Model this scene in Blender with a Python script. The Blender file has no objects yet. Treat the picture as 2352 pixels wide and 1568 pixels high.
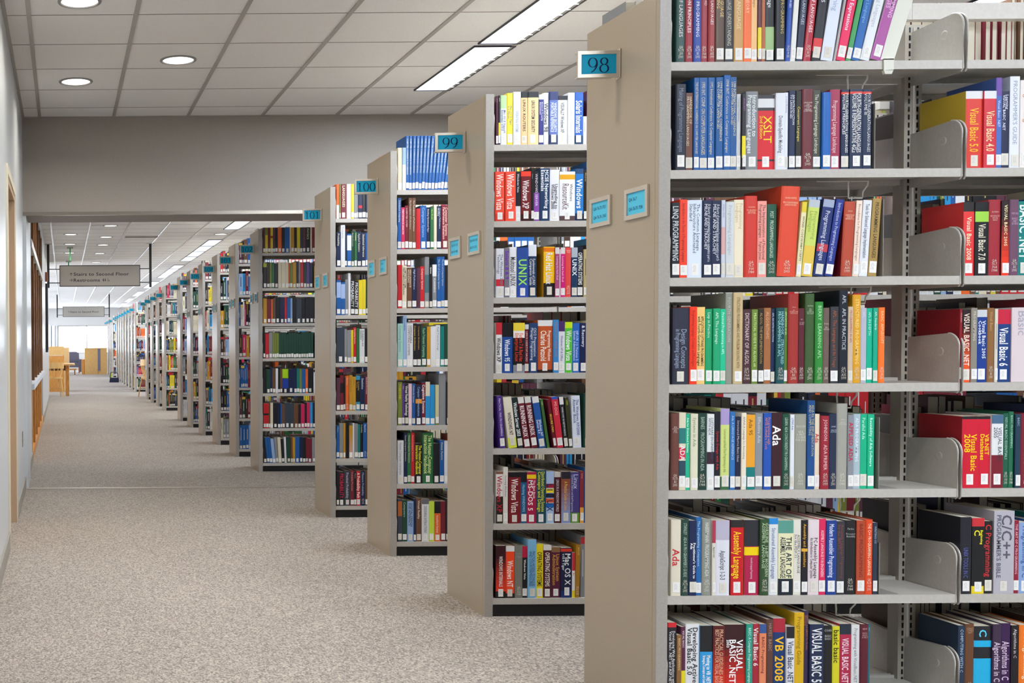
import bpy, math, random
from mathutils import Matrix, Vector
import numpy as np

SC = bpy.context.scene
COL = SC.collection
# ------------------------------------------------------------------ camera
F_PX = 2520.0
PIT, YAW, ROL, PX, PY, CAMZ = 0.025237, 0.001549, -0.007036, 142.799, 857.132, 1.18890
_c, _s = math.cos(YAW), math.sin(YAW)
_x = Vector((_c, _s, 0)); _y = Vector((-_s, _c, 0)); _z = Vector((0, 0, 1))
FWD = math.cos(PIT) * _y - math.sin(PIT) * _z
_u = math.sin(PIT) * _y + math.cos(PIT) * _z
RGT = math.cos(ROL) * _x + math.sin(ROL) * _u
UPV = -math.sin(ROL) * _x + math.cos(ROL) * _u
cam = bpy.data.cameras.new('camera')
cam_o = bpy.data.objects.new('camera', cam)
COL.objects.link(cam_o)
m3 = Matrix((RGT, UPV, -FWD)).transposed()
cam_o.matrix_world = Matrix.Translation((0, 0, CAMZ)) @ m3.to_4x4()
cam.sensor_width = 36.0
cam.lens = F_PX / 2352 * 36.0
cam.shift_x = (1176 - PX) / 2352
cam.shift_y = (PY - 784) / 2352
cam.clip_start = 0.05
SC.camera = cam_o
# ------------------------------------------------------------------ view, world
SC.view_settings.view_transform = 'Standard'
SC.view_settings.look = 'None'
SC.view_settings.gamma = 1.0
SC.view_settings.use_curve_mapping = False
SC.view_settings.exposure = 0.92
W = bpy.data.worlds.new('sky'); SC.world = W; W.use_nodes = True
bg = W.node_tree.nodes['Background']
bg.inputs[0].default_value = (0.78, 0.87, 1.0, 1); bg.inputs[1].default_value = 9.5

def area(name, loc, sx, sy, power, col=(1, 1, 1), rot=(0, 0, 0), shape='RECTANGLE', portal=False, spread=math.pi):
    l = bpy.data.lights.new(name, 'AREA'); l.shape = shape; l.size = sx
    if shape == 'RECTANGLE': l.size_y = sy
    l.energy = power; l.color = col; l.spread = spread
    if portal: l.cycles.is_portal = True
    o = bpy.data.objects.new(name, l); o.location = loc; o.rotation_euler = rot
    COL.objects.link(o); return o

CEIL = 3.07
FARY = 55.8
POW_T = 25.0      # one 1.2 m ceiling fixture
TCOL = (0.84, 0.92, 1.0)
TROFFERS = []     # (x centre, y0, y1, label)
TROFFERS += [(2.745, 7.00, 8.20), (2.745, 5.74, 6.94), (2.745, 4.50, 5.70), (2.745, 3.26, 4.46), (2.745, 0.78, 1.98), (2.745, -.46, .74), (2.745, -1.7, -0.5)]
TROFFERS += [(5.19, 7.00, 8.20), (5.19, 5.74, 6.94), (5.19, 4.50, 5.70), (5.19, 3.26, 4.46), (5.19, 0.78, 1.98), (5.19, -.46, .74), (5.19, -1.7, -0.5)]
TROFFERS += [(2.745, a, a + 1.2) for a in (10.55, 11.79, 13.03, 14.27, 15.51, 16.75, 19.72, 20.96, 22.20, 23.44, 25.9, 27.14, 28.38, 29.62)]
TROFFERS += [(2.745, a, a + 3.6) for a in (32.6, 38.5, 44.0, 49.0)]
TROFFERS += [(5.19, a, a + 2.4) for a in (10.2, 13.0, 16.0, 19.0, 22.0, 27, 32, 38)]
for tx, a, b in TROFFERS:
    k_ = (b - a) / 1.2
    area('troffer_lamp', (tx, (a + b) / 2, CEIL - 0.03), 0.24, b - a - 0.02, POW_T * k_, TCOL)
DOWN = [(0.10, 6.05), (0.77, 7.30), (0.10, 7.87), (0.77, 5.5), (0.10, 4.2), (0.77, 3.7), (0.10, 2.4), (0.77, 1.9),
        (0.75, 17.3), (0.75, 19.1), (0.75, 20.6), (0.75, 22.5), (0.75, 24.9), (0.13, 18.6), (0.13, 20.4), (0.13, 22.3), (0.13, 13.0), (0.75, 11.8), (0.75, 14.2), (2.69, 18.75)]
for dx, dy in DOWN:
    area('downlight_lamp', (dx, dy, CEIL - 0.012), 0.17, 0, 5.5, (1.0, 0.93, 0.82), shape='DISK', spread=2.6)
area('window_portal', (2.6, FARY - 0.02, 1.5), 6.2, 1.5, 1, rot=(math.radians(-90), 0, 0), portal=True)
area('window_portal', (-2.61, 40.5, 1.65), 1.7, 26.0, 1, rot=(0, math.radians(-90), 0), portal=True)

# ------------------------------------------------------------------ helpers
def lin(h):
    if not isinstance(h, str): return tuple(h)
    h = h.lstrip('#'); r = []
    for i in (0, 2, 4):
        v = int(h[i:i + 2], 16) / 255
        r.append(v / 12.92 if v <= 0.04045 else ((v + 0.055) / 1.055) ** 2.4)
    return tuple(r)

def mat(name, col=None, rough=0.5, metal=0.0, emit=0.0, attr=False, coat=0.0, spec=0.5):
    m = bpy.data.materials.new(name); m.use_nodes = True
    nt = m.node_tree; b = nt.nodes['Principled BSDF']
    b.inputs['Roughness'].default_value = rough
    b.inputs['Metallic'].default_value = metal
    b.inputs['Coat Weight'].default_value = coat
    b.inputs['Specular IOR Level'].default_value = spec
    if attr:
        a = nt.nodes.new('ShaderNodeAttribute'); a.attribute_name = 'Col'
        nt.links.new(a.outputs['Color'], b.inputs['Base Color'])
    else:
        c = lin(col); b.inputs['Base Color'].default_value = (*c, 1)
        if emit:
            b.inputs['Emission Color'].default_value = (*c, 1); b.inputs['Emission Strength'].default_value = emit
    return m

def noise_color(m, c1, c2, scale=60.0, detail=3.0, bump=0.0, bscale=None, stretch=(1, 1, 1)):
    nt = m.node_tree; b = nt.nodes['Principled BSDF']
    tc = nt.nodes.new('ShaderNodeTexCoord'); mp = nt.nodes.new('ShaderNodeMapping'); mp.inputs['Scale'].default_value = stretch
    nt.links.new(tc.outputs['Object'], mp.inputs['Vector'])
    n = nt.nodes.new('ShaderNodeTexNoise'); n.inputs['Scale'].default_value = scale; n.inputs['Detail'].default_value = detail
    nt.links.new(mp.outputs['Vector'], n.inputs['Vector'])
    r = nt.nodes.new('ShaderNodeValToRGB'); r.color_ramp.elements[0].position = 0.35; r.color_ramp.elements[1].position = 0.65
    r.color_ramp.elements[0].color = (*lin(c1), 1); r.color_ramp.elements[1].color = (*lin(c2), 1)
    nt.links.new(n.outputs['Fac'], r.inputs['Fac']); nt.links.new(r.outputs['Color'], b.inputs['Base Color'])
    if bump:
        bp = nt.nodes.new('ShaderNodeBump'); bp.inputs['Strength'].default_value = bump; bp.inputs['Distance'].default_value = 0.002
        nt.links.new(n.outputs['Fac'], bp.inputs['Height']); nt.links.new(bp.outputs['Normal'], b.inputs['Normal'])
    return m

M_COVER = mat('book_cover', attr=True, rough=0.38, spec=0.4)
M_PAGES = mat('book_pages', '#cfc8b6', rough=0.9, spec=0.1)
M_LABEL = mat('paper_label', attr=True, rough=0.6, spec=0.3)
M_ENAMEL = noise_color(mat('taupe_enamel', '#a4957f', rough=0.27, spec=0.5), '#a39582', '#a89a87', 220, 2, 0.05)
M_SHELF = noise_color(mat('shelf_enamel', '#b0a89c', rough=0.33, spec=0.5), '#b7b2aa', '#bdb8b1', 90, 2, 0.04)
M_EDGE_SHADED = noise_color(mat('edge_enamel_shaded', '#a9a49c', rough=0.36, spec=0.5), '#9f9a93', '#a6a19a', 220, 2, 0.05)  # greyer edge finish, with cooler light and shade put into the colour
M_BLACK = mat('black_metal', '#0b0b0d', rough=0.5)
M_SLOT = mat('slotted_post', attr=True, rough=0.4)
M_ALU = mat('satin_metal', '#c9c0b2', rough=0.33, metal=0.35)
M_PLAIN = mat('painted', attr=True, rough=0.45)
M_WALLW = noise_color(mat('white_wall_paint', '#c6c8c9', rough=0.28, spec=0.5), '#bcc0c4', '#c2c6ca', 140, 2, 0.04)
M_HEAD = noise_color(mat('taupe_wall_paint', '#94887a', rough=0.55), '#989088', '#9e968e', 140, 2, 0.06)
M_TILE = noise_color(mat('ceiling_tile', '#b9b4aa', rough=0.85, spec=0.2), '#dedcd8', '#e8e6e3', 220, 4, 0.25)
M_GRID = mat('ceiling_grid_metal', '#a8a39b', rough=0.25, spec=0.8)
M_GROOVE = mat('grid_groove', '#78736b', rough=0.7)
M_WOOD = noise_color(mat('oak', '#b57a3a', rough=0.4, spec=0.5), '#b5742f', '#cf964c', 14, 5, 0.05, stretch=(6, 6, 0.6))
M_WOODL = noise_color(mat('light_oak', '#d2a96b', rough=0.4, spec=0.5), '#cf9f5e', '#e0b878', 14, 5, 0.05, stretch=(6, 6, 0.6))
M_WOODD = noise_color(mat('dark_oak', '#6a4422', rough=0.35, spec=0.5), '#5f3b1c', '#7d5229', 14, 5, 0.05, stretch=(6, 6, 0.6))
M_DIFF = mat('lamp_diffuser', '#f4f8ff', rough=0.6, emit=2.2)
M_LOUV = mat('louvred_diffuser', '#e6ecf6', rough=0.6, emit=0.62)
M_DOWN = mat('downlight_glow', '#fffaf0', rough=0.6, emit=2.0)
M_WIRE = mat('wire', '#d2cec6', rough=0.35, metal=0.3)

def carpet():
    m = mat('loop_pile_carpet', '#8d7f78', rough=0.95, spec=0.1); nt = m.node_tree; b = nt.nodes['Principled BSDF']
    tc = nt.nodes.new('ShaderNodeTexCoord')
    mp = nt.nodes.new('ShaderNodeMapping'); mp.inputs['Scale'].default_value = (1.0, 0.62, 1)
    nt.links.new(tc.outputs['Object'], mp.inputs['Vector'])
    v = nt.nodes.new('ShaderNodeTexVoronoi'); v.inputs['Scale'].default_value = 170; v.inputs['Randomness'].default_value = 0.75
    nt.links.new(mp.outputs['Vector'], v.inputs['Vector'])
    n = nt.nodes.new('ShaderNodeTexNoise'); n.inputs['Scale'].default_value = 1.1; n.inputs['Detail'].default_value = 3
    nt.links.new(tc.outputs['Object'], n.inputs['Vector'])
    r = nt.nodes.new('ShaderNodeValToRGB'); cr = r.color_ramp; cr.elements[0].position = 0.0; cr.elements[1].position = 1.0
    cr.elements[0].color = (*lin('#76706c'), 1); cr.elements[1].color = (*lin('#b9aea4'), 1)
    e = cr.elements.new(0.35); e.color = (*lin('#938a84'), 1)
    e = cr.elements.new(0.7); e.color = (*lin('#a39a92'), 1)
    sp = nt.nodes.new('ShaderNodeSeparateColor'); nt.links.new(v.outputs['Color'], sp.inputs[0])
    nt.links.new(sp.outputs[0], r.inputs['Fac'])
    mx = nt.nodes.new('ShaderNodeMix'); mx.data_type = 'RGBA'; mx.blend_type = 'MULTIPLY'; mx.inputs[0].default_value = 0.6
    r2 = nt.nodes.new('ShaderNodeValToRGB'); r2.color_ramp.elements[0].position = 0.3; r2.color_ramp.elements[1].position = 0.7
    r2.color_ramp.elements[0].color = (0.86, 0.86, 0.86, 1); r2.color_ramp.elements[1].color = (1, 1, 1, 1)
    nt.links.new(n.outputs['Fac'], r2.inputs['Fac'])
    nt.links.new(r.outputs['Color'], mx.inputs[6]); nt.links.new(r2.outputs['Color'], mx.inputs[7])
    nt.links.new(mx.outputs[2], b.inputs['Base Color'])
    bp = nt.nodes.new('ShaderNodeBump'); bp.inputs['Strength'].default_value = 0.7; bp.inputs['Distance'].default_value = 0.004
    bp.invert = True
    nt.links.new(v.outputs['Distance'], bp.inputs['Height']); nt.links.new(bp.outputs['Normal'], b.inputs['Normal'])
    return m
M_CARPET = carpet()

class G:
    """geometry collector: vertices, faces, one colour per face"""
    def __init__(s): s.v = []; s.f = []; s.c = []
    def quad(s, pts, col=(1, 1, 1)):
        n = len(s.v); s.v += [tuple(p) for p in pts]; s.f.append(tuple(range(n, n + len(pts)))); s.c.append(col)
    def box(s, x0, y0, z0, x1, y1, z1, col=(1, 1, 1)):
        n = len(s.v)
        s.v += [(x0, y0, z0), (x1, y0, z0), (x1, y1, z0), (x0, y1, z0), (x0, y0, z1), (x1, y0, z1), (x1, y1, z1), (x0, y1, z1)]
        for q in ((0, 3, 2, 1), (4, 5, 6, 7), (0, 1, 5, 4), (1, 2, 6, 5), (2, 3, 7, 6), (3, 0, 4, 7)):
            s.f.append(tuple(n + i for i in q)); s.c.append(col)
    def prism(s, outline, d0, d1, axis='y', col=(1, 1, 1)):
        """outline: 2-D points, extruded along axis"""
        def P(a, b, d):
            return {'x': (d, a, b), 'y': (a, d, b), 'z': (a, b, d)}[axis]
        n = len(s.v); k = len(outline)
        s.v += [P(a, b, d0) for a, b in outline] + [P(a, b, d1) for a, b in outline]
        s.f.append(tuple(range(n, n + k))); s.f.append(tuple(range(n + 2 * k - 1, n + k - 1, -1))); s.c += [col, col]
        for i in range(k):
            j = (i + 1) % k
            s.f.append((n + i, n + k + i, n + k + j, n + j)); s.c.append(col)
    def tube(s, path, r, seg=6, col=(1, 1, 1), r1=None):
        n0 = len(s.v); path = [Vector(p) for p in path]; m = len(path)
        for i, p in enumerate(path):
            d = (path[min(i + 1, m - 1)] - path[max(i - 1, 0)]).normalized()
            a = d.cross(Vector((0, 0, 1)))
            if a.length < 1e-3: a = d.cross(Vector((1, 0, 0)))
            a.normalize(); b = d.cross(a)
            rr = r if r1 is None else r + (r1 - r) * i / (m - 1)
            for k in range(seg):
                t = 2 * math.pi * k / seg
                s.v.append(tuple(p + rr * (math.cos(t) * a + math.sin(t) * b)))
        for i in range(m - 1):
            for k in range(seg):
                k2 = (k + 1) % seg
                s.f.append((n0 + i * seg + k, n0 + i * seg + k2, n0 + (i + 1) * seg + k2, n0 + (i + 1) * seg + k)); s.c.append(col)
        s.f.append(tuple(n0 + k for k in range(seg))[::-1]); s.f.append(tuple(n0 + (m - 1) * seg + k for k in range(seg))); s.c += [col, col]
    def add(s, g, tf=None):
        n = len(s.v)
        s.v += [tuple(tf(p)) for p in g.v] if tf else g.v
        s.f += [tuple(n + i for i in f) for f in g.f]; s.c += g.c
    def mesh(s, name, m, attr=True):
        me = bpy.data.meshes.new(name); me.from_pydata(s.v, [], s.f)
        for q in (m if isinstance(m, (list, tuple)) else [m]): me.materials.append(q)
        if attr:
            a = me.color_attributes.new('Col', 'FLOAT_COLOR', 'CORNER')
            ls = np.array([len(f) for f in s.f]); c = np.ones((len(s.f), 4), dtype=np.float32); c[:, :3] = np.array([lin(x) if isinstance(x, str) else x for x in s.c], dtype=np.float32)
            a.data.foreach_set('color', np.repeat(c, ls, axis=0).ravel())
        me.update(); return me
    def obj(s, name, m, parent=None, attr=True, loc=None):
        o = bpy.data.objects.new(name, s.mesh(name, m, attr)); COL.objects.link(o)
        if parent: o.parent = parent
        if loc: o.location = loc
        return o

def empty(name, loc, label=None, cat=None, group=None, rz=0.0):
    o = bpy.data.objects.new(name, None); COL.objects.link(o); o.location = loc; o.rotation_euler = (0, 0, rz)
    o.empty_display_size = 0.05
    return tag(o, label, cat, group)
def tag(o, label=None, cat=None, group=None, kind=None):
    if label: o['label'] = label
    if cat: o['category'] = cat
    if group: o['group'] = group
    if kind: o['kind'] = kind
    return o
def inst(name, me, parent, loc):
    o = bpy.data.objects.new(name, me); COL.objects.link(o); o.parent = parent; o.location = loc; return o

def onto(o, shelf):
    o.parent = shelf; o.matrix_parent_inverse = shelf.matrix_basis.inverted(); return o
_tc = {}
def text_geo(s, res=2, bold=False):
    key = (s, res, bold)
    if key in _tc: return _tc[key]
    cu = bpy.data.curves.new('t', 'FONT'); cu.body = s; cu.size = 1.0; cu.resolution_u = res; cu.space_line = 0.85
    if bold: cu.offset = 0.016; cu.space_character = 1.06
    if '\n' in s: cu.align_x = 'CENTER'
    o = bpy.data.objects.new('t', cu); me = bpy.data.meshes.new_from_object(o)
    v = np.array([(p.co.x, p.co.y) for p in me.vertices]) if len(me.vertices) else np.zeros((0, 2))
    f = [tuple(p.vertices) for p in me.polygons]
    bpy.data.objects.remove(o); bpy.data.curves.remove(cu); bpy.data.meshes.remove(me)
    if len(v):
        v = v - [v[:, 0].min(), 0]
        r = (v, f, v[:, 0].max(), v[:, 1].min(), v[:, 1].max())
    else: r = (v, f, 0.0, 0.0, 0.7)
    _tc[key] = r; return r
def put_text(g, s, fn, su, sv, col, res=2, bold=False):
    """fn maps (u, v) in metres to a 3-D point"""
    v, f, w, lo, hi = text_geo(s, res, bold); n = len(g.v)
    g.v += [fn(a * su, b * sv) for a, b in v]
    g.f += [tuple(n + i for i in q) for q in f]; g.c += [lin(col)] * len(f)

def ray(x, y, Y):
    """point of the plane Y = const seen at a photograph pixel"""
    d = FWD + RGT * ((x - PX) / F_PX) + UPV * ((PY - y) / F_PX)
    t = Y / d.y
    return t * d.x, CAMZ + t * d.z

# ------------------------------------------------------------------ books
WHITE = lin('#dedede')
def mixc(a, b, t):
    a, b = lin(a), lin(b); return tuple(a[i] * (1 - t) + b[i] * t for i in range(3))
CALLS = ['QA\n76.7\n.A35\n1999', 'QA\n76.73\n.J39\n2001', 'QA\n76.76\n.O63\n2003', 'QA\n76.7\n.P64\n1984', 'QA\n76.73\n.B3\n2005']
def book_geo(w, h, d, col, title='', tcol='#ffffff', opts='', seed=0, text=True):
    rnd = random.Random(seed)
    op = opts.split()
    hard = 'c' in op or 'H' in op
    tops, bots, mids, side, grad, t0, fill = None, None, [], col, None, None, 0.46
    for o in op:
        if o[0] == 'T': q = o[1:].split(':'); tops = (q[0], float(q[1]))
        elif o[0] == 'B' and len(o) > 1: q = o[1:].split(':'); bots = (q[0], float(q[1]))
        elif o[0] == 'M': q = o[1:].split(':'); mids.append((q[0], float(q[1]), float(q[2])))
        elif o[0] == 'S': side = o[1:]
        elif o[0] == 'G': grad = o[1:]
        elif o[0] == 'o': t0 = float(o[1:])
        elif o == 'b': fill = 0.78
    # spine bands, fractions measured from the top
    cuts = {0.0, 1.0}
    if tops: cuts.add(tops[1])
    if bots: cuts.add(1 - bots[1])
    for c_, a, b in mids: cuts |= {a, b}
    if grad: cuts |= {i / 12 for i in range(12)}
    cuts = sorted(cuts)
    bulge = 0.0026 if hard else 0.0008
    prof = [(0, 0.0008), (0.10, -bulge * 0.55), (0.3, -bulge), (0.7, -bulge), (0.90, -bulge * 0.55), (1.0, 0.0008)]
    g = G()
    for a, b in zip(cuts, cuts[1:]):
        mid = (a + b) / 2; cc = lin(col)
        if grad: cc = mixc(col, grad, max(0, min(1, (mid - 0.25) / 0.6)))
        if tops and mid < tops[1]: cc = lin(tops[0])
        if bots and mid > 1 - bots[1]: cc = lin(bots[0])
        for c_, p, q in mids:
            if p < mid < q: cc = lin(c_)
        z1, z0 = h * (1 - a), h * (1 - b)
        for (u0, y0), (u1, y1) in zip(prof, prof[1:]):
            g.quad([(u0 * w, y0, z0), (u1 * w, y1, z0), (u1 * w, y1, z1), (u0 * w, y0, z1)], cc)
    t = 0.0022 if hard else 0.0008
    sc = lin(side)
    g.box(0, 0.0008, 0, t, d, h, sc); g.box(w - t, 0.0008, 0, w, d, h, sc)
    for z in (0.0, h - 0.0008 if not hard else h - 0.001):   # turned-in head and tail of the spine
        g.quad([(t, 0, z), (w - t, 0, z), (w - t, 0.004, z), (t, 0.004, z)], sc)
    g.quad([(t, 0.004, 0), (w - t, 0.004, 0), (w - t, 0.004, h - 0.001), (t, 0.004, h - 0.001)], sc)
    yf = -bulge - 0.0004
    sticker_h = 0.0
    lab = None
    if 'c' in op:
        if text:
            s = CALLS[rnd.randrange(len(CALLS))]
            v, f, tw, lo, hi = text_geo(s, 1)
            lh = 0.038; sv = lh / (hi - lo); su = min(sv * 0.8, 0.6 * w / tw)
            put_text(g, s, lambda a, b: (w / 2 - tw * su / 2 + a, yf, 0.012 + lh + b - hi * sv), su, sv, '#d8d2c4', 1)
        sticker_h = 0.055
    elif 'n' not in op:
        lw = min(w * 0.86, 0.021); lh = rnd.uniform(0.030, 0.036); z0 = rnd.uniform(0.006, 0.011)
        x0 = (w - lw) / 2 + rnd.uniform(-0.04, 0.04) * w
        lab = G(); pc = lin('#eceae6' if rnd.random() < .75 else '#ddd8cc')
        lab.box(x0, yf - 0.0003, z0, x0 + lw, yf + 0.0008, z0 + lh, pc)
        if text:
            s = CALLS[rnd.randrange(len(CALLS))]
            v, f, tw, lo, hi = text_geo(s, 1)
            sv = lh * 0.56 / (hi - lo); su = min(sv, lw * 0.5 / tw)
            put_text(lab, s, lambda a, b: (x0 + lw * .15 + a, yf - 0.0005, z0 + lh * 0.85 + b - hi * sv), su, sv, '#b0b2ba', 1)
        sticker_h = lh + z0 + 0.006
    if title:
        if t0 is None: t0 = (tops[1] if tops else 0) + 0.05
        if title.startswith('h:'):
            s = title[2:].replace('/', '\n'); v, f, tw, lo, hi = text_geo(s, 1)
            su = 0.80 * w / tw; sv = min(su * 1.3, h * 0.25 / (hi - lo), 0.011)
            su = min(su, sv)
            put_text(g, s, lambda a, b: (w / 2 - tw * su / 2 + a, yf, h * (1 - t0) + b - hi * sv), su, sv, tcol, 1)
        else:
            lines = [t_.replace('~', '/') for t_ in title.split('/')]; n = len(lines); L = h * (1 - t0) - sticker_h - 0.004
            if n > 1: fill = max(fill, 0.72)
            bold = 'b' in op or rnd.random() < .35; cur = w / 2 + w * fill / 2
            wt = [2.4 if q_.startswith('^') else 1.0 for q_ in lines]; lines = [q_.lstrip('^') for q_ in lines]; rs_ = 2 if w * fill / n > .012 else 1
            for s, wi in zip(lines, wt):
                lh = w * fill * wi / sum(wt); xc = cur - lh / 2; cur -= lh
                v, f, tw, lo, hi = text_geo(s, rs_, bold)
                if tw <= 0: continue
                sv = lh / 0.78
                su = min(sv * 1.05, L / tw)
                if su < sv * 0.55: sv = su / 0.55
                put_text(g, s, lambda a, b: (xc + b - 0.36 * sv, yf, h * (1 - t0) - a), su, sv, tcol, rs_, bold)
    elif 'p' not in op and text:
        g.quad([(w * .38, yf, h * .45), (w * .55, yf, h * .45), (w * .55, yf, h * .8), (w * .38, yf, h * .8)], lin(tcol))
    pg = G()
    ov = 0.003 if hard else 0.0003
    pg.box(t, 0.0042, ov, w - t, d - ov, h - ov - (0.0006 if not hard else 0), lin('#cfc8b6'))
    return g, pg, lab

def lean_tf(x, y, z, w, lean):
    """position of a book; a leaning one pivots on its lower corner"""
    if not lean: return lambda p: (x + p[0], y + p[1], z + p[2])
    a = math.atan(lean); c, s = math.cos(a), math.sin(a)
    px = w if lean > 0 else 0.0
    ww = x + (w if lean > 0 else 0)
    return lambda p: (ww + (p[0] - px) * c + p[2] * s, y + p[1], z - (p[0] - px) * s + p[2] * c)

def cname(h):
    r, g, b = [int(h.lstrip('#')[i:i + 2], 16) for i in (0, 2, 4)]
    mx, mn = max(r, g, b), min(r, g, b)
    if mx < 58: return 'black'
    if mx - mn < 26:
        return 'charcoal' if mx < 90 else 'grey' if mx < 185 else 'white'
    hue = (60 * (g - b) / (mx - mn) if mx == r else 120 + 60 * (b - r) / (mx - mn) if mx == g else 240 + 60 * (r - g) / (mx - mn)) % 360
    sat = (mx - mn) / mx
    if hue < 12 or hue >= 348: n = 'maroon' if mx < 165 else 'red' if sat > .5 else 'pink'
    elif hue < 26: n = 'brown' if mx < 150 else 'orange' if sat > .5 else 'cream'
    elif hue < 42: n = 'brown' if mx < 160 else 'orange' if sat > .65 else 'tan' if sat > .3 else 'cream'
    elif hue < 66: n = 'olive' if mx < 150 else 'yellow' if sat > .45 else 'cream'
    elif hue < 160: n = 'green'
    elif hue < 190: n = 'teal'
    elif hue < 250: n = 'navy' if mx < 95 else 'light blue' if sat < .45 and mx > 160 else 'blue'
    elif hue < 300: n = 'purple' if sat > .2 else 'lilac'
    else: n = 'plum' if mx < 140 else 'magenta'
    if n == 'green' and mx < 90: n = 'dark green'
    return n
ORD = ('first second third fourth fifth sixth seventh eighth ninth tenth eleventh twelfth thirteenth fourteenth fifteenth sixteenth '
       'seventeenth eighteenth nineteenth twentieth twenty-first twenty-second twenty-third twenty-fourth twenty-fifth twenty-sixth '
       'twenty-seventh twenty-eighth twenty-ninth thirtieth thirty-first thirty-second').split()
SHELFN = ['top shelf', 'second shelf down', 'third shelf down', 'fourth shelf down', 'fifth shelf down', 'sixth shelf down', 'lowest shelf']

XP, DP, WD, HT, TH = 1.81666, 1.37354, 0.46133, 2.25334, 0.03572
Y0 = 3.36
SZ = [2.0378, 1.7107, 1.3830, 1.0565, 0.7307, 0.4039, 0.0790]
BAYW = 0.914
def stack_y(k): return Y0 + DP * k

STUFF = G()
nbook = [0]; ROWEND = {}
def book_row(stack, k, bay, shelf, ox, oy, sc, base, x0, spec):
    Yf = stack_y(k) + 0.012; z = SZ[shelf]
    by = oy + base / sc; xl = ray(ox + x0 / sc, by, Yf)[0]; cnt = 0
    for it in spec.strip().split(';'):
        it = it.strip()
        if not it: continue
        q = [a.strip() for a in it.split('|')] + [''] * 6
        xr = ray(ox + float(q[0]) / sc, by, Yf)[0]
        if q[1] == '': xl = xr; continue                       # a gap
        lean = 0.0; back = 0.0; opts = []
        for o in q[5].split():
            if o[0] == 'l' : lean = float(o[1:])
            elif o[0] == 'k': back = float(o[1:])
            else: opts.append(o)
        w = xr - xl - 0.0006
        zt = ray(ox + float(q[0]) / sc, oy + float(q[1]) / sc, Yf)[1]
        if lean: w *= math.cos(math.atan(lean)) * 0.965
        h = (zt - z); h = h / math.cos(math.atan(lean)) if lean else h
        h = max(0.12, min(h, 0.312))
        rnd = random.Random(hash((stack, bay, shelf, cnt)) & 0xffff)
        d = min(0.188, max(0.13, h * 0.74 + rnd.uniform(-.01, .012)))
        yy = Yf + back + rnd.uniform(-0.003, 0.004)
        if lean and abs(lean) > 0.02: yy = Yf
        gs = book_geo(w, h, d, q[2], q[4], q[3] or '#e8e8e8', ' '.join(opts), seed=nbook[0] * 7 + 3)
        thick = 'thin' if w < 0.019 else 'thick' if w > 0.034 else 'mid-width'
        if h > 0.285: thick = 'tall'
        oc = cname(q[2]); tcn = cname(q[3]) if q[3] else 'white'
        tt = f' with {tcn} title' if q[4] else ''
        if 'c' in opts: tt = ' with stamped call number'
        lean_w = 'leaning ' if abs(lean) > 0.02 else ''
        where = f'{SHELFN[shelf]}, stack {stack}' + (' second bay' if bay else '')
        label = f'{thick} {lean_w}{oc} book{tt}, {ORD[cnt]} {"on" if stack == 98 else "along"} {where}'
        root = empty('book', (xl, yy, z + .0004), label, 'book', f'books on the {SHELFN[shelf]} of stack {stack}' + (' in its second bay' if bay else ''))
        tf = lean_tf(0, 0, 0, w, lean)
        for nm, gg, mt in (('cover', gs[0], M_COVER), ('pages', gs[1], M_PAGES), ('spine_label', gs[2], M_LABEL)):
            if gg is None: continue
            if lean: gg.v = [tuple(tf(p)) for p in gg.v]
            gg.obj(nm, mt, root, attr=mt is not M_PAGES)
        xl = xr; cnt += 1; nbook[0] += 1
    ROWEND[(stack, bay, shelf)] = xl + abs(lean) * h + .002

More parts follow.
